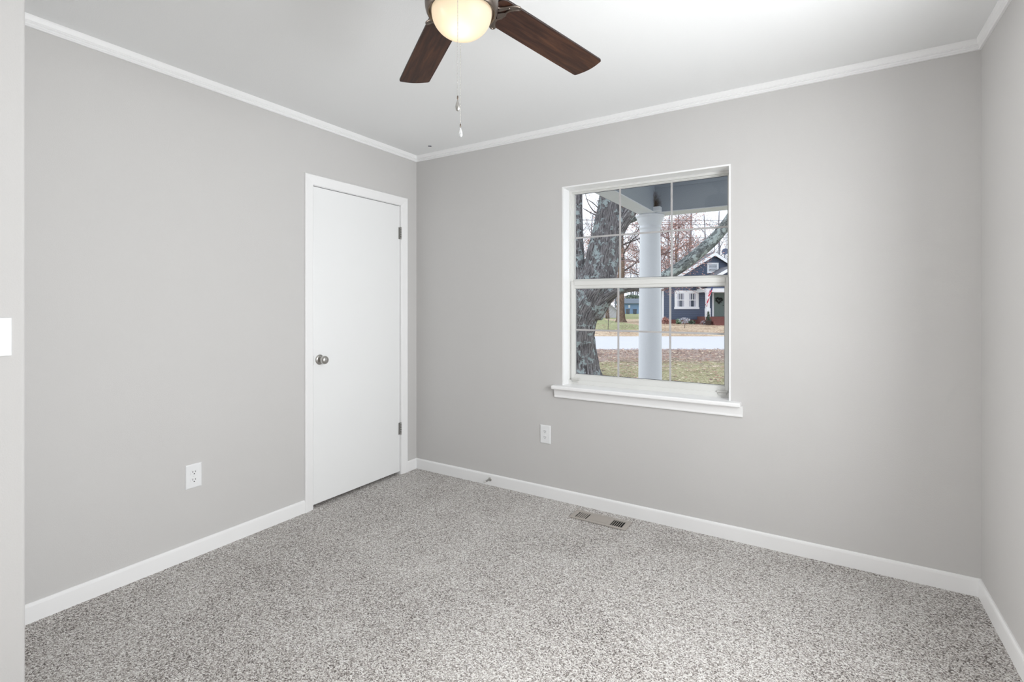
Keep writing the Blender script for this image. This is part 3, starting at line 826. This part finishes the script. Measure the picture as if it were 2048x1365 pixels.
# --- generic trees
def grow(bm, p, d, L, r, lev, R, tips, spread=.8, up=.25, seg=5, nch=(3, 5)):
    n = 4; pts = [p.copy()]; rad = [r]; q = p.copy(); dd = d.copy()
    for i in range(n):
        dd = (dd + V((R.uniform(-.22, .22), R.uniform(-.22, .22), R.uniform(-.12, .2)))).normalized()
        q = q + dd * (L / n); pts.append(q.copy()); rad.append(max(r * (1 - .75 * (i + 1) / n), .006))
    bm.tube(pts, rad, seg if lev < 2 else 3, cap=False)
    if lev >= 3: tips.extend(pts[1:]); return
    for k in range(R.randint(*nch)):
        i = R.randint(1, n); a = R.uniform(0, 2 * pi)
        side = V((cos(a), sin(a), up)).normalized()
        nd = (dd * (1 - spread * .5) + side * spread).normalized()
        grow(bm, pts[i], nd, L * R.uniform(.45, .7), rad[i] * .7 + .004, lev + 1, R, tips, spread, up, seg, nch)
def leaf_quads(bm, c, n, rad, size, R, nm=2):
    for _ in range(n):
        v_ = V((R.gauss(0, 1), R.gauss(0, 1), R.gauss(0, 1))); p = c + v_ * rad
        t = V((R.gauss(0, 1), R.gauss(0, 1), R.gauss(0, 1))).normalized(); b_ = t.orthogonal().normalized() * size * R.uniform(.5, 1)
        t = t * size * R.uniform(.6, 1.2); k = len(bm.v)
        bm.v += [p - t, p - b_ * .5 + t * .1, p + t, p + b_ * .5 + t * .15]; bm.face((k, k + 1, k + 2, k + 3), False, R.randrange(nm))
def make_tree(seed, H, r, leaves, mats, bare=.3, spread=.8, first=.3):
    R = random.Random(seed)
    root = empty('bare_tree' if leaves < .3 else 'russet_tree')
    t = MB(); pts = []; rad = []; x = y = 0
    for i in range(7):
        pts.append(V((x, y, H * i / 6 - (.1 if i == 0 else 0)))); rad.append(r * (1.35 if i == 0 else 1 - .13 * i)); x += R.uniform(-.15, .15) * H / 12; y += R.uniform(-.1, .1)
    t.tube(pts, rad, 10, sub=3, rid=.06); t.build('trunk', mats[0], root)
    bm = MB(); tips = []
    for k in range(R.randint(11, 14)):
        f = first + (1 - first) * (k + R.random()) / 14; f = min(f, .99); i = int(f * 6)
        p = pts[i].lerp(pts[min(i + 1, 6)], f * 6 - i); a = R.uniform(0, 2 * pi)
        d = V((cos(a), sin(a), R.uniform(.15, .9))).normalized()
        grow(bm, p, d, H * R.uniform(.22, .36) * (1.15 - .5 * f), rad[i] * .42 + .01, 1, R, tips, spread)
    bm.build('branches', mats[1], root)
    if leaves:
        lb = MB()
        for p in tips:
            if R.random() < leaves: leaf_quads(lb, p, 6, .25, .085, R)
        lb.build('leaves', mats[2:], root)
    return root
tA = make_tree(3, 13, .22, 0, [M['bark_g'], M['twig']])
tB = make_tree(8, 9, .15, .95, [M['bark_b'], M['twig_r'], M['red_leaf'], M['red_leaf2']], first=.18)
tC = make_tree(21, 15, .25, .15, [M['bark_g'], M['twig'], M['red_leaf'], M['red_leaf2']])
spots = [  # source, px, distance, scale, turn, label
    (tA, 1188, 71, 1.1, .3, 'tall bare grey tree seen between the two oak stems'),
    (tA, 1292, 70, 1.15, 2.0, 'bare grey tree far behind the porch column'),
    (tA, 1378, 66, 1.3, 4.1, 'tall bare tree behind the blue house, left of its gable'),
    (tA, 1440, 75, 1.2, 5.2, 'bare grey tree behind the blue house gable, rightmost'),
    (tB, 1307, 32, 1.05, .9, 'russet-leaved small tree hidden behind the porch column'),
    (tB, 1215, 58, 1.25, 2.7, 'russet-leaved tree far behind the leaning oak'),
    (tB, 1350, 60, 1.25, 4.4, 'russet-leaved tree beside the blue house roof'),
    (tC, 1158, 78, 1.0, 1.2, 'bare tree with a few brown leaves, far at the window left edge'),
    (tC, 1336, 84, 1.1, 3.3, 'bare tree with a few brown leaves, far right of the column'),
    (tC, 1206, 66, 1.1, 2.2, 'bare tree with a few brown leaves, seen beside the oak fork'),
    (tA, 1246, 82, 1.2, 0.9, 'pale bare tree above the garden shed, between oak and column'),
    (tA, 1352, 74, 1.25, 2.9, 'pale bare tree rising left of the bungalow gable'),
    (tB, 1287, 64, 1.3, 1.7, 'russet-leaved tree farther off, behind the porch column'),
    (tC, 1410, 92, 1.2, 5.5, 'faint bare tree farthest behind the blue house'),
]
used = set()
for src, px, d, sc, rz, lab in spots:
    t = src if src not in used else copy_tree(src); used.add(src)
    t.location = W(*at(px, d)); t.rotation_euler = (0, 0, rz); t.scale = (sc, sc, sc); tag(t, lab, 'tree', 'trees across the street')
# low russet branch of the small tree behind the column, reaching over in front of the bungalow
rt = next(o for o in bpy.data.objects if o.get('label', '').startswith('russet-leaved small tree'))
RM = (Matrix.Translation(rt.location) @ Matrix.Rotation(rt.rotation_euler.z, 4, 'Z') @ Matrix.Scale(rt.scale.x, 4)).inverted()
R = random.Random(31); mb = MB(); lb = MB()
def rp(px, y, d): return RM @ V(W(*at(px, d, y)))
for tip, st in (((1398, 588), (1307, 560)), ((1380, 580), (1330, 566)), ((1360, 586), (1325, 566)), ((1345, 594), (1318, 568)), ((1405, 576), (1350, 572)), ((1420, 528), (1330, 540)), ((1395, 545), (1325, 545))):
    a, b = rp(st[0], st[1], 32), rp(tip[0], tip[1], 31.5); mid = a.lerp(b, .5) + V((0, 0, .18))
    mb.tube([a, mid, b], [.03, .018, .006], 5, sub=3)
    for k in range(15):
        c = a.lerp(b, .25 + .75 * R.random()) + V((0, 0, .1)); leaf_quads(lb, c, 5, .14, .06, R)
mb.build('low_branch', M['twig_r'], rt); lb.build('low_branch_leaves', [M['red_leaf'], M['red_leaf2']], rt)
# brown trunk on the far lawn
R = random.Random(5)
t2 = tag(empty('bare_tree', W(*at(1241.5, 46)), YAW), 'brown straight trunk on the far lawn between oak and column', 'tree', 'trees across the street')
mb = MB(); pts = [(0.02, 0, -.1), (.0, 0, .25), (0, 0, 1), (-.02, 0, 3), (.05, 0, 5.5), (0, .1, 8), (.1, 0, 11)]
mb.tube(pts, [.62, .42, .35, .33, .30, .24, .12], 18, sub=5, rid=.07); mb.build('trunk', M['bark_b'], t2)
mb = MB(); tips = []
for k in range(12): grow(mb, V((0, 0, 4.5 + k * .5)), V((cos(k * 2.4), sin(k * 2.4), .5)).normalized(), 3.4 - k * .12, .09, 1, R, tips)
mb.build('branches', M['twig_d'], t2)

# distant woods: nobody could count these stems
R = random.Random(17); mb = MB()
for k in range(260):
    d = R.uniform(95, 150); u = R.uniform(-25, 95); H = R.uniform(9, 17); p = V((u, d, gz(d) - .2))
    lean = R.uniform(-.6, .6); q = p + V((lean, 0, H))
    mb.tube([p, p.lerp(q, .5), q], [.16, .11, .03], 4, cap=False)
    for j in range(16):
        f = R.uniform(.15, .98); a = p.lerp(q, f); L = R.uniform(1.2, 3.4) * (1.2 - .5 * f)
        dd = V((R.uniform(-1, 1), R.uniform(-.3, .3), R.uniform(.2, 1))).normalized()
        b = a + dd * L; mb.tube([a, a.lerp(b, .5) + V((0, 0, -.1)), b], [.05, .035, .012], 3, cap=False)
        for i in range(3):
            c = a.lerp(b, R.uniform(.3, 1)); e_ = c + V((R.uniform(-1, 1), 0, R.uniform(.1, 1))).normalized() * R.uniform(.5, 1.3)
            mb.tube([c, e_], [.022, .01], 3, cap=False)
tag(mb.build('treeline', M['bark_g'], loc=(CAMX, CAMY, 0), rot=(0, 0, YAW)), 'hazy grey woods far behind the houses', 'woods', None, 'stuff')
mb = MB(); R = random.Random(18)
for k in range(420):
    d = R.uniform(104, 145); u = R.uniform(-10, 80); leaf_quads(mb, V((u, d, gz(d) + R.uniform(.2, 3.4))), 7, .8, .45, R)
M['brush'] = plain('grey_brush', srgb(170, 160, 164), .9); M['brush2'] = plain('russet_brush', srgb(186, 158, 148), .9)
tag(mb.build('undergrowth', [M['brush'], M['brush2']], loc=(CAMX, CAMY, 0), rot=(0, 0, YAW)), 'grey and russet brush at the foot of the far woods', 'brush', None, 'stuff')

# overhead wires along the street
for i, (u0, d, y, lab) in enumerate(((0, 21.5, 439, 'uppermost overhead wire across the street view'), (0, 22.2, 447, 'middle overhead wire across the street view'), (0, 22.6, 474, 'lowest overhead wire above the blue house roof'))):
    z = CAMZ - (y - Y0) / F * d
    pts = [(u, d, z + .0016 * (u - 7) ** 2 - .05) for u in range(-20, 45, 4)]
    mb = MB(); mb.tube(pts, .011, 5, sub=2)
    tag(mb.build('overhead_wire', M['twig_d'], loc=(CAMX, CAMY, 0), rot=(0, 0, YAW)), lab, 'wire', 'wires along the street')

# --- blue house across the street
HD = 42.0; S = HD / F; HB = gz(HD)
house = tag(empty('bungalow', W((1400 - 1024) / F * HD, HD, HB), YAW), 'navy blue clapboard bungalow with white trim across the street', 'house')
YB = Y0 + (CAMZ - HB) / HD * F
def hx(px): return (px - 1400) * S
def hz(y): return (YB - y) * S
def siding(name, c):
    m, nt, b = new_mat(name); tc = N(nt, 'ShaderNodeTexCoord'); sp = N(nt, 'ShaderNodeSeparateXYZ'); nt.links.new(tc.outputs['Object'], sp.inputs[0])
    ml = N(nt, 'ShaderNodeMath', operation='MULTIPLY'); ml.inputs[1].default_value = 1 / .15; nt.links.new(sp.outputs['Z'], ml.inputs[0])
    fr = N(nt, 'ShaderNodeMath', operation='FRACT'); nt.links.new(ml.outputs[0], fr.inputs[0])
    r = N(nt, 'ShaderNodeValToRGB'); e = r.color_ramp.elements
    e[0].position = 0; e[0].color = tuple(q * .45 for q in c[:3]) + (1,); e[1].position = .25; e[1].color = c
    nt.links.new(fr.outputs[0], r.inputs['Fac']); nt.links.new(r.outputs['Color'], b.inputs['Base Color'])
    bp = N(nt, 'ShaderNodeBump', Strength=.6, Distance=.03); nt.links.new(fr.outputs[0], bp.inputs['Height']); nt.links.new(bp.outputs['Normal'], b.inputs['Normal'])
    b.inputs['Roughness'].default_value = .6
    return m
M['siding'] = siding('navy_siding', srgb(90, 102, 125))
M['house_white'] = plain('house_white_trim', srgb(240, 242, 246), .5)
M['shingle'] = plain('grey_shingle', srgb(112, 112, 118), .9, var=.2, vscale=6)
M['brick'] = plain('red_brick', srgb(128, 84, 78), .9, var=.15, vscale=10)
M['curtain'] = plain('pale_curtain', srgb(190, 192, 204), .8)
M['house_glass'] = plain('dark_house_glass', srgb(70, 78, 92), .1, spec=.8)
M['green_door'] = plain('sage_green_door', srgb(108, 124, 118), .5)
pxp, yp, sl_ = 1425.6, 507.0, .627
xl, xr, xp, zp = hx(1325), hx(1526), hx(pxp), hz(yp) - .18
ze = zp - (xp - xl) * sl_
mb = MB(); mb.prism([(xl, .35), (xr, .35), (xr, ze), (xp, zp), (xl, ze)], 1, 0, 7); mb.build('wall', M['siding'], house)
mb = MB(); mb.box(xl - .02, xr + .02, .03, 6.9, -.2, .35); mb.build('foundation', M['brick'], house)
# roof slabs + white rake boards
for s_ in (-1, 1):
    ex = xp + s_ * ((xp - xl) + .45); ez = zp - ((xp - xl) + .45) * sl_
    mb = MB(); mb.prism([(xp, zp + .05), (xp, zp + .25), (ex, ez + .25), (ex, ez + .05)], 1, -.45, 7.3); rf = mb.build('roof', M['shingle'], house)
    mb = MB(); mb.prism([(xp, zp - .05), (xp, zp + .22), (ex, ez + .22), (ex, ez - .05)], 1, -.50, -.45); mb.build('rake_board', M['house_white'], house)
for x in (xl, xr):
    mb = MB(); mb.box(x - .06 if x > 0 else x - .03, x + .03 if x > 0 else x + .10, -.03, .08, .3, ze + .1); mb.build('corner_board', M['house_white'], house)
# gable vent
x0, x1, z0, z1 = hx(1414), hx(1436.6), hz(546.5), hz(526)
mb = MB(); win_frame(x0, x1, z0, z1, .13, -.07, 0, mb)
vn = mb.build('gable_vent', M['house_white'], house)
mb = MB()
for i in range(6):
    z = z0 + .13 + (z1 - z0 - .26) * (i + .5) / 6; mb.box(-.5 * (x1 - x0) + .12, .5 * (x1 - x0) - .12, -.045, .035, -.012, .012, M=Matrix.Translation(((x0 + x1) / 2, -.03, z)) @ Matrix.Rotation(RAD(40), 4, 'X'))
mb.build('vent_slats', M['house_white'], vn)
# paired window
x0, x1, z0, z1 = hx(1349), hx(1397), hz(618.6), hz(581.5)
mb = MB(); xm = (x0 + x1) / 2; cw = .19
mb.box(x0, x1, -.06, 0, z1 - .2, z1); mb.box(x0 - .04, x1 + .04, -.09, 0, z0, z0 + .16)
mb.box(x0, x0 + cw, -.05, 0, z0 + .16, z1 - .2); mb.box(x1 - cw, x1, -.05, 0, z0 + .16, z1 - .2); mb.box(xm - .16, xm + .16, -.05, 0, z0 + .16, z1 - .2)
mb.build('window_casing', M['house_white'], house)
for a, b in ((x0 + cw, xm - .16), (xm + .16, x1 - cw)):
    mb = MB(); zb_, zt_ = z0 + .16, z1 - .2; zm = (zb_ + zt_) / 2
    win_frame(a, b, zb_, zt_, .05, -.035, -.005, mb); mb.box(a, b, -.04, -.005, zm - .04, zm + .04); mb.box((a + b) / 2 - .025, (a + b) / 2 + .025, -.03, -.005, zm, zt_)
    f_ = mb.build('window_sash', M['house_white'], house)
    mb = MB(); mb.box(a + .03, b - .03, -.02, -.004, zb_ + .03, zt_ - .03); mb.build('pane', M['house_glass'], f_)
    mb = MB(); w_ = (b - a)
    for s0, s1 in ((a + .05, a + .05 + w_ * .24), (b - .05 - w_ * .24, b - .05)):
        for k in range(5):
            xa = s0 + (s1 - s0) * k / 5; mb.box(xa, xa + (s1 - s0) / 5, -.026 + .003 * (k % 2), -.0205, zb_ + .05, zt_ - .05)
    mb.build('curtain', M['curtain'], f_)
def qx(px, dy=-2.0): return (px - 1024) / F * (HD + dy) - (1400 - 1024) / F * HD
def qz(y, dy=-2.0): return CAMZ - (y - Y0) / F * (HD + dy) - HB
# front porch
px0, px1, pd = qx(1413), qx(1512), -2.0
mb = MB(); mb.box(px0, px1, pd, 0, -.2, qz(634.5)); mb.build('porch_floor', M['brick'], house)
for i in range(3):
    mb = MB(); zt_ = qz(634.5) - .17 * (i + 1) + .17 * 0; mb.box(qx(1421), qx(1456), pd - .3 * (i + 1), pd - .3 * i, -.2, zt_); mb.build('porch_step', M['brick'], house)
ph = qz(577)
for x in (qx(1417), qx(1508)):
    mb = MB(); mb.box(x - .13, x + .13, pd + .05, pd + .31, qz(634.5), ph - .30); mb.box(x - .17, x + .17, pd + .01, pd + .35, qz(634.5), qz(617)); mb.box(x - .17, x + .17, pd + .01, pd + .35, ph - .38, ph - .30)
    mb.build('porch_column', M['house_white'], house)
mb = MB(); mb.box(px0 - .05, px1, pd + .04, pd + .32, ph - .30, ph); mb.box(px0 - .05, px0 + .2, pd + .32, 0, ph - .30, ph); mb.build('porch_beam', M['house_white'], house)
gx, gxl = qx(1462), qx(1402); gzt = qz(536); gs = .577
gez = gzt - (gx - gxl) * gs
mb = MB(); mb.prism([(px0, ph), (2 * gx - px0, ph), (gx, gzt - .12)], 1, pd + .1, pd + .3); mb.build('porch_gable', M['siding'], house)
for s_ in (-1, 1):
    ex = gx + s_ * (gx - gxl)
    mb = MB(); mb.prism([(gx, gzt), (gx, gzt + .16), (ex, gez + .16), (ex, gez)], 1, pd - .35, -.01); mb.build('porch_roof', M['shingle'], house)
    mb = MB(); mb.prism([(gx, gzt - .10), (gx, gzt + .15), (ex, gez + .15), (ex, gez - .10)], 1, pd - .42, pd - .35); mb.build('rake_board', M['house_white'], house)
mb = MB(); mb.tube([(qx(1399), pd - .1, qz(574)), (qx(1400), pd - .05, qz(577)), (qx(1406), pd + .05, qz(579.5)), (qx(1412), pd + .12, qz(582)), (qx(1413.2), pd + .16, qz(588)), (qx(1413.2), pd + .16, qz(640))], .045, 8, sub=3)
mb.build('downspout', M['house_white'], house)
# front door
x0, x1, z0, z1 = hx(1424), hx(1451), hz(634), hz(583)
mb = MB(); mb.box(x0, x0 + .13, -.06, 0, z0, z1); mb.box(x1 - .13, x1, -.06, 0, z0, z1); mb.box(x0, x1, -.06, 0, z1 - .13, z1); mb.build('door_casing', M['house_white'], house)
mb = MB(); mb.box(x0 + .13, x1 - .13, -.04, 0, z0, z1 - .13)
for a, b in ((.2, .46), (.54, .80)):
    w_ = x1 - x0 - .26; mb.box(x0 + .13 + w_ * a, x0 + .13 + w_ * b, -.05, -.04, z0 + .2, z0 + .85)
hd = mb.build('front_door', M['green_door'], house)
mb = MB(); mb.lathe([(.0001, .05), (.03, .045), (.035, .02), (.02, 0)], 10, Matrix.Translation((x1 - .22, -.04, z0 + .95)) @ Matrix.Rotation(pi / 2, 4, 'X')); mb.build('door_handle', M['dark'], hd)
# wreath on the door
R = random.Random(4); mb = MB(); wx, wz = (x0 + x1) / 2, hz(601)
wp = []
for i in range(25):
    t = 2 * pi * i / 24; wp.append((wx + .24 * sin(t) ** 3 * 1.0, -.1, wz + .014 * (13 * cos(t) - 5 * cos(2 * t) - 2 * cos(3 * t) - cos(4 * t))))
mb.tube(wp, .045, 6, cap=False)
for p in wp: leaf_quads(mb, V(p), 8, .04, .06, R, 1)
M['wreath'] = plain('dark_wreath', srgb(44, 50, 48), .9)
wr = mb.build('door_wreath', M['wreath'], loc=house.location, rot=(0, 0, YAW)); tag(wr, 'dark heart-shaped wreath hung on the sage green front door', 'wreath')
# flag
M['flag_red'] = plain('flag_red', srgb(206, 62, 84), .7); M['flag_white'] = plain('flag_white', srgb(240, 238, 244), .7); M['flag_blue'] = plain('flag_blue', srgb(58, 66, 118), .7)
flag = tag(empty('flag', house.location, YAW), 'striped flag on a pole hanging beside the white porch column', 'flag')
fx, fy, fz = qx(1417), pd, qz(588)
mb = MB(); mb.tube([(fx, fy, fz), (qx(1415.5), fy - 1.15, qz(570))], .018, 8); mb.build('flag_pole', M['house_white'], flag)
mb = MB(); nx, nz_ = 13, 22; A = V((qx(1416.6), fy - .15, qz(584.5))); B = V((qx(1415.4), fy - 1.1, qz(571)))
for j in range(nz_ + 1):
    for i in range(nx + 1):
        f = i / nx; t = j / nz_
        p = A.lerp(B, f); fold = .07 * sin(f * 15 + t * 1.5) * (0.4 + t)
        p = p + V((fold - .55 * t ** 1.3 * (.35 + .4 * f), .22 * t * (.5 - f) * 1.6, -t * (1.18 - .30 * f)))
        mb.v.append(p)
for j in range(nz_):
    for i in range(nx):
        st = int(i / nx * 13); mi = 2 if (j < nz_ * .42 and i > nx * .45) else (0 if st % 2 == 0 else 1)
        mb.face((j * (nx + 1) + i, j * (nx + 1) + i + 1, (j + 1) * (nx + 1) + i + 1, (j + 1) * (nx + 1) + i), True, mi)
fc = mb.build('flag_cloth', [M['flag_red'], M['flag_white'], M['flag_blue']], flag)
sm = fc.modifiers.new('cloth', 'SOLIDIFY'); sm.thickness = .008
# satellite dish on the roof
dish = tag(empty('satellite_dish', house.location, YAW), 'dark satellite dish above the bungalow roof edge', 'satellite dish')
DMx = Matrix.Translation((qx(1450.5, 3), 3.0, qz(504, 3))) @ Matrix.Rotation(RAD(-35), 4, 'Z') @ Matrix.Rotation(RAD(70), 4, 'X')
mb = MB(); mb.lathe([(.0001, 0), (.12, .012), (.22, .045), (.30, .085), (.305, .08), (.22, .03), (.12, -.004), (.0001, -.015)], 28, DMx)
M['dish'] = plain('slate_dish', srgb(92, 100, 122), .5); mb.build('reflector', M['dish'], dish)
mb = MB(); mb.tube([DMx @ V((0, 0, -.01)), (qx(1450.5, 3), 3.15, qz(507, 3)), (qx(1450.5, 3), 3.15, qz(524, 3))], .03, 8); mb.build('mast', M['dish'], dish)
mb = MB(); mb.tube([DMx @ V((0, -.28, .07)), DMx @ V((0, -.1, .34))], .012, 6); mb.rbox(-.03, .03, -.13, -.07, .31, .38, .005, M=DMx); mb.build('feed_arm', M['dish'], dish)

# shrubs and plants along the house
def shrub(name, px, d, w, h, mats, lab, n=160, size=.09, stem=None, cat='shrub', cone=False):
    o = tag(empty(name, W(*at(px, d)), YAW), lab, cat); R = random.Random(int(px))
    b = MB()
    for _ in range(n):
        a = R.uniform(0, 2 * pi); t = R.random() ** .6; zz = R.random()
        rr = w / 2 * t * ((1 - zz) if cone else (1 - (2 * zz - 1) ** 2) ** .5 * .7 + .3)
        leaf_quads(b, V((rr * cos(a), rr * sin(a), (stem or .02) + zz * h)), 2, .03, size, R, len(mats))
    b.build('foliage', mats, o)
    b = MB(); hh = (stem or 0) + h * .6
    for k in range(1 if stem else 4):
        b.tube([(0, 0, -.05), (.05 * cos(k * 2), .05 * sin(k * 2), hh * .5), (.22 * w * cos(k * 2) * (0 if stem else 1), .22 * w * sin(k * 2) * (0 if stem else 1), hh)], [.025, .02, .008], 6)
    b.build('stem', M['twig_d'], o)
    return o
M['pale_leaf'] = plain('silvery_leaf', srgb(190, 196, 204), .8); M['lime_leaf'] = plain('fresh_green_leaf', srgb(150, 178, 136), .8)
M['rust_leaf'] = plain('rust_leaf', srgb(178, 126, 116), .8)
shrub('shrub', 1331, 41.2, .65, .5, [M['red_leaf'], M['rust_leaf']], 'rust-red rounded shrub at the left corner of the bungalow')
shrub('shrub', 1357, 41.2, .5, .35, [M['lime_leaf'], M['green_leaf2']], 'fresh green low shrub under the bungalow window', 110)
shrub('young_tree', 1369, 36, .85, .35, [M['pale_leaf'], M['twig']], 'silvery young tree on a thin stem in front of the bungalow', 110, .06, .32, 'tree')
shrub('shrub', 1384, 41.4, .8, .25, [M['green_leaf2'], M['green_leaf']], 'dark low green shrub at the foot of the blue wall', 90)
shrub('shrub', 1407, 40.2, .5, .28, [M['rust_leaf'], M['pale_leaf']], 'pinkish low shrub left of the brick steps', 80)
ob = shrub('potted_conifer', 1416.8, 39.6, .38, .72, [M['green_leaf'], M['green_leaf']], 'dark potted conifer beside the brick porch steps', 200, .06, .34, 'plant', True)
M['pot'] = plain('dark_pot', srgb(74, 62, 60), .7)
mb = MB(); mb.lathe([(.0001, 0), (.16, 0), (.20, .1), (.23, .3), (.25, .31), (.25, .36), (.22, .36), (.20, .32), (.0001, .32)], 20); mb.build('pot', M['pot'], ob)
# bare sapling on the far verge
sp_ = tag(empty('bare_sapling', W(*at(1216, 33)), YAW), 'small bare sapling on the far verge beside the oak trunk', 'tree')
R = random.Random(9); mb = MB(); mb.tube([(0, 0, -.05), (.02, 0, .6), (0, 0, 1.4)], [.02, .016, .008], 6); mb.build('stem', M['twig_d'], sp_)
mb = MB()
for k in range(16):
    z = .3 + k * .08; a = k * 2.4; mb.tube([(0, 0, z), (.3 * cos(a), .3 * sin(a), z + .25), (.5 * cos(a), .5 * sin(a), z + .5)], [.009, .007, .004], 4)
mb.build('branches', M['twig'], sp_)

# pale gabled shed and blue garage at the left
def shed(name, px, d, wd, h, rh, depth, mat, roofm, lab, gable=True):
    o = tag(empty(name, W(*at(px, d)), YAW), lab, 'shed'); b = MB()
    if gable: b.prism([(-wd / 2, -.2), (wd / 2, -.2), (wd / 2, h), (0, h + rh), (-wd / 2, h)], 1, 0, depth)
    else: b.box(-wd / 2, wd / 2, 0, depth, -.2, h)
    b.build('wall', mat, o)
    if gable:
        for s_ in (-1, 1):
            b = MB(); k = rh / (wd / 2); ex = s_ * (wd / 2 + .25); b.prism([(0, h + rh + .02), (0, h + rh + .14), (ex, h - .25 * k + .14), (ex, h - .25 * k + .02)], 1, -.25, depth + .25); b.build('roof', roofm, o)
    else:
        b = MB(); b.prism([(-.4, h), (-.4, h + .12), (depth / 2, h + rh), (depth + .4, h + .12), (depth + .4, h)], 0, -wd / 2 - .3, wd / 2 + .3); b.build('roof', roofm, o)
    return o
M['shed_grey'] = plain('pale_grey_shed', srgb(206, 204, 210), .8, var=.04); M['shed_roof'] = plain('pale_shed_roof', srgb(216, 214, 222), .8)
M['garage_blue'] = plain('light_blue_garage', srgb(128, 158, 192), .7, var=.05); M['garage_roof'] = plain('slate_garage_roof', srgb(112, 122, 132), .9, var=.1)
shed('garden_shed', 1216, 62, 2.5, .75, 1.0, 5, M['shed_grey'], M['shed_roof'], 'pale grey gabled shed behind the far lawn by the oak')
gar = shed('garage', 1278, 88, 5.2, 1.75, .95, 6, M['garage_blue'], M['garage_roof'], 'light blue garage with slate roof beyond the far lawn', False)
mb = MB(); mb.box(-1.86, -1.56, -.05, 0, 1.05, 1.55); mb.build('wall_plate', M['house_white'], gar)
for px, lab in ((1255.6, 'dark trash bin left in front of the blue garage'), (1269.5, 'dark trash bin nearer the column, by the blue garage')):
    o = tag(empty('trash_bin', W(*at(px, 86)), YAW), lab, 'bin', 'trash bins by the garage'); mb = MB()
    mb.prism([(-.24, 0), (.24, 0), (.30, .78), (-.30, .78)], 1, -.25, .25); mb.build('body', M['house_glass'], o, bevel=.02)
    mb = MB(); mb.rbox(-.32, .32, -.28, .28, .78, .86, .02); mb.build('lid', M['house_glass'], o)
shrub('evergreen_bush', 1266, 96, 4.2, 3.4, [M['green_leaf'], M['green_leaf2']], 'dark evergreen bush rising behind the blue garage roof', 700, .28)
